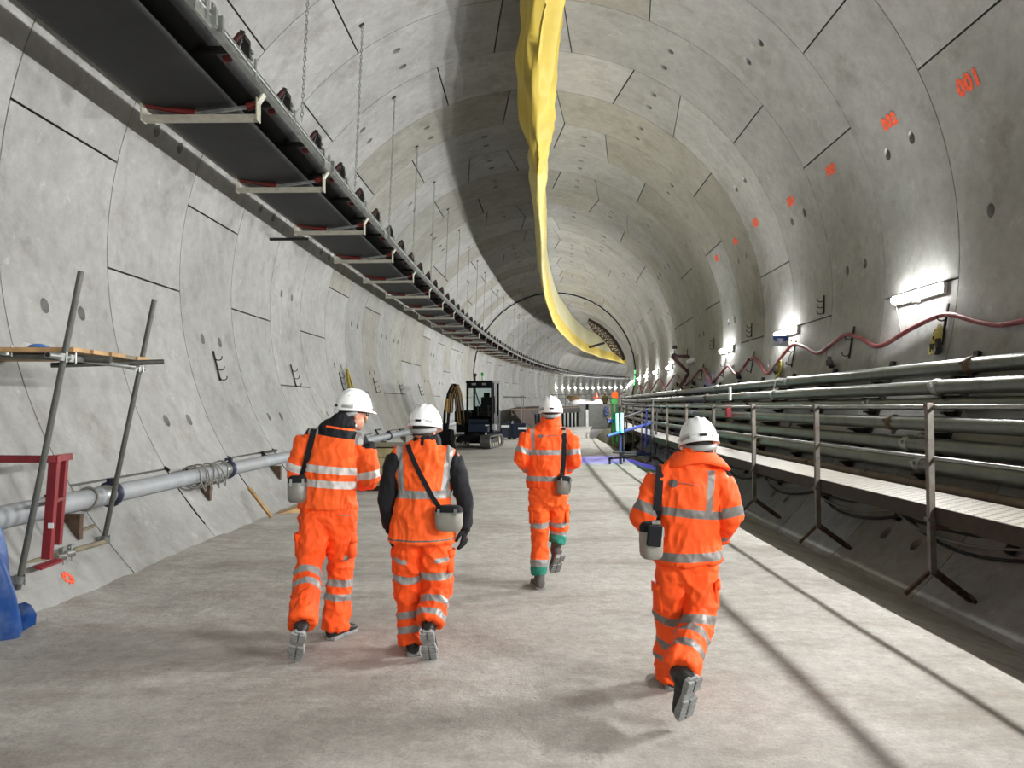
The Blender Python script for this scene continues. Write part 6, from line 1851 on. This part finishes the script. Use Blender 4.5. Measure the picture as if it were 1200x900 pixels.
# distant workers, small but whole
def small_person(u, vtop, d, h, jm, tm, lab, hm='helmet'):
    t = thing('person', lab, 'person', J(u, vtop, d), 'distant workers')
    top = J(u, vtop, d); B = top - Vector((0, 0, h)); K = h / 1.78
    def Pq(x, y, z): return B + Vector((x * K, y * K, z * K))
    mb = MB()
    for sx in (-1, 1):
        oval(mb, [Pq(sx * .09, 0, .9), Pq(sx * .10, .02, .5), Pq(sx * .10, 0, .08)], [.08, .065, .05], (1, 0, 0), 10)
        oval(mb, [Pq(sx * .10, .05, .05), Pq(sx * .11, -.13, .04)], [.045, .04], (1, 0, 0), 8)
        oval(mb, [Pq(sx * .19, 0, 1.40), Pq(sx * .25, 0, 1.12), Pq(sx * .22, -.12, .92)], [.055, .045, .038], (0, 1, 0), 10)
        hand(mb, Pq(sx * .22, -.12, .92), (0, -.4, -1), (-sx, 0, 0), 1, .01)
    oval(mb, [Pq(0, 0, .88), Pq(0, 0, 1.15), Pq(0, 0, 1.38), Pq(0, 0, 1.47)], [(.16, .11), (.15, .11), (.19, .12), (.10, .08)], (1, 0, 0), 14)
    oval(mb, [Pq(0, 0, 1.42), Pq(0, 0, 1.55)], [.06, .055], (1, 0, 0), 10); mb.sphere(Pq(0, -.01, 1.62), (.078 * K, .095 * K, .115 * K), 8); mb.sphere(Pq(0, -.105, 1.60), (.014, .02, .02), 6)
    me = remesh(mb, .016, 2); me.materials.append(M['skin']); 
    for p in me.polygons: p.use_smooth = True
    link(bpy.data.objects.new('body', me), t)
    mb = MB(); oval(mb, [Pq(0, 0, .86), Pq(0, 0, 1.15), Pq(0, 0, 1.38), Pq(0, 0, 1.47)], [(.19, .14), (.18, .14), (.21, .14), (.11, .09)], (1, 0, 0), 16)
    for sx in (-1, 1): oval(mb, [Pq(sx * .19, 0, 1.40), Pq(sx * .25, 0, 1.12), Pq(sx * .225, -.10, .96)], [.072, .062, .052], (0, 1, 0), 10)
    me = remesh(mb, .018, 2); me.materials.append(M[jm])
    for p in me.polygons: p.use_smooth = True
    link(bpy.data.objects.new('jacket', me), t)
    mb = MB()
    oval(mb, [Pq(0, 0, .98), Pq(0, 0, .86)], [(.17, .12), (.18, .13)], (1, 0, 0), 12)
    for sx in (-1, 1): oval(mb, [Pq(sx * .09, 0, .9), Pq(sx * .10, .02, .5), Pq(sx * .10, 0, .10)], [.10, .085, .075], (1, 0, 0), 10, False)
    me = remesh(mb, .018, 2); me.materials.append(M[tm])
    for p in me.polygons: p.use_smooth = True
    link(bpy.data.objects.new('trousers', me), t)
    helmet(t, Pq(0, 0, 1.65), (0, -1, 0), (0, 0, 1), K)
small_person(720.5, 455, 64.5, 1.75, 'orange', 'orange', 'distant person in orange standing beyond the trolley')
small_person(709, 459.5, 67, 1.7, 'gold_coil', 'cloth_black', 'distant person in dull yellow jacket on the platform left of the orange one')
small_person(730.5, 457, 66, 1.75, 'white_plastic', 'harness', 'distant person in pale clothes on the platform right of the orange one')

# ------------------------------------------------------------------ wheeled scaffold trolley with green tubes
t = thing('lamp_trolley', 'wheeled tube trolley with glowing green tubes and slanting arms by the walkway', 'trolley', T(22, 2.6, 0))
q_ = lambda u, v, d=22.0: J(u, v, d)
def bar(a, b, r=.03, mt='scaffold', name='tube'):
    mb = MB(); mb.cyl(a, b, r, 10); return mb.build(name, M[mt], t)
zf = 0.06
bar(q_(727, 543, 22.3), q_(727, 488, 22.3), .04, 'blue_paint', 'mast'); bar(q_(731, 541, 22.5), q_(731, 480, 22.5), .028, name='mast')
bar(q_(762, 535, 23), q_(765, 468, 23), .035); bar(q_(768, 533, 23.2), q_(770, 478, 23.2), .03); bar(q_(757, 523, 23.2), q_(758, 478, 23.2), .03, 'blue_paint')
bar(q_(712, 511, 21.6), q_(762, 496, 23), .045, 'blue_paint', 'slanting_arm'); bar(q_(712, 494.5, 22.2), q_(726, 490.5, 22.4), .045, 'blue_paint', 'slanting_arm'); bar(q_(728, 490, 22.4), q_(761, 479, 23), .03, 'scaffold', 'slanting_arm')
bar(q_(719, 530, 21.9), q_(763, 531.5, 23), .03); bar(q_(728, 533, 22), q_(760, 533, 22.6), .03, name='base_rail'); bar(q_(716, 537, 21.4), q_(728, 536, 22.4), .035, 'dark_steel', 'base_rail'); bar(q_(728, 536, 22.4), q_(737, 537, 21.6), .03, 'dark_steel', 'base_rail'); bar(q_(765, 474.5, 23), q_(772, 474.5, 23.4), .03)
for u, v in ((714.5, 541), (727.5, 543.5), (762, 536)):
    c = q_(u, v, 21.6 if u < 760 else 23.2); c.z = .075 + SL * 22
    mb = MB(); mb.cyl(c - Vector((.025, 0, 0)), c + Vector((.025, 0, 0)), .075, 16); w_ = mb.build('castor', M['black'], t)
    mb = MB(); mb.beam(c, c + Vector((0, .02, .16)), .06, .05, (0, 1, 0)); o = mb.build('fork', M['dark_steel']); o.parent = w_
for u, v0, v1 in ((723, 484.5, 505), (728.7, 484, 507)):
    mb = MB(); mb.cyl(q_(u, v0, 21.9), q_(u + .6, v1, 21.9), .035, 12); mb.build('green_tube', M['green_tube'], t)
mb = MB(); mb.box(q_(725, 496, 22.15), (.30, .05, .62)); mb.build('tube_backing', M['dark_steel'], t)
# green drum on its stand behind
t = thing('green_lamp_drum', 'round green drum on a post behind the glowing trolley', 'drum', J(720, 500, 27))
mb = MB(); c = J(719.5, 470, 27); mb.cyl(c + Vector((0, -.08, 0)), c + Vector((0, .12, 0)), .13, 20); mb.build('drum', M['green_paint'], t)
mb = MB(); mb.cyl(c + Vector((0, -.10, 0)), c + Vector((0, -.08, 0)), .11, 20); mb.build('grille', mat('lime_green', (96, 205, 96), .5), t)
mb = MB(); mb.cyl(c + Vector((-.05, .02, -.12)), J(718, 520, 27), .035, 8); mb.cyl(c + Vector((.12, .02, -.1)), J(723, 518, 27), .03, 8); mb.build('post', M['green_paint'], t)
# red valve on the pipes and white tag
mb = MB(); mb.box(T(17.0, 4.45, 1.55), (.10, .2, .28), frame(17)); o = mb.build('valve_box', M['red_paint'], None, .01); tag(o, 'dark red box fixed on the pipe bundle behind the trolley', 'box')
mb = MB(); mb.box(T(17.0, 4.5, 1.95), (.04, .12, .30), frame(17)); o = mb.build('white_tag', M['white_plastic'], None, .01); tag(o, 'white plate fixed on the upper pipes', 'plate')

# ------------------------------------------------------------------ coloured lights that the place has
def spot(name, loc, tgt, rgb, power, size, blend=.3, r=.05):
    ld = bpy.data.lights.new(name, 'SPOT'); ld.color = rgb; ld.energy = power; ld.spot_size = R(size); ld.spot_blend = blend; ld.shadow_soft_size = r
    o = bpy.data.objects.new(name, ld); col.objects.link(o); o.location = loc
    o.rotation_euler = (Vector(tgt) - Vector(loc)).to_track_quat('-Z', 'Y').to_euler(); return o
spot('blue_safety_spot', T(23.5, 1.4, 7.5), T(23.4, 2.2, 0), (.12, .10, 1), 1500, 30, .4)
ld = bpy.data.lights.new('green_glow', 'POINT'); ld.energy = 7; ld.color = (.05, 1, .5); ld.shadow_soft_size = .15; o = bpy.data.objects.new('green_glow', ld); col.objects.link(o); o.location = J(725, 495, 21.6)
spot('blue_safety_spot', T(21, 2.5, 4.5), T(22.5, 4.6, 1.2), (.12, .10, 1), 110, 50, .4)
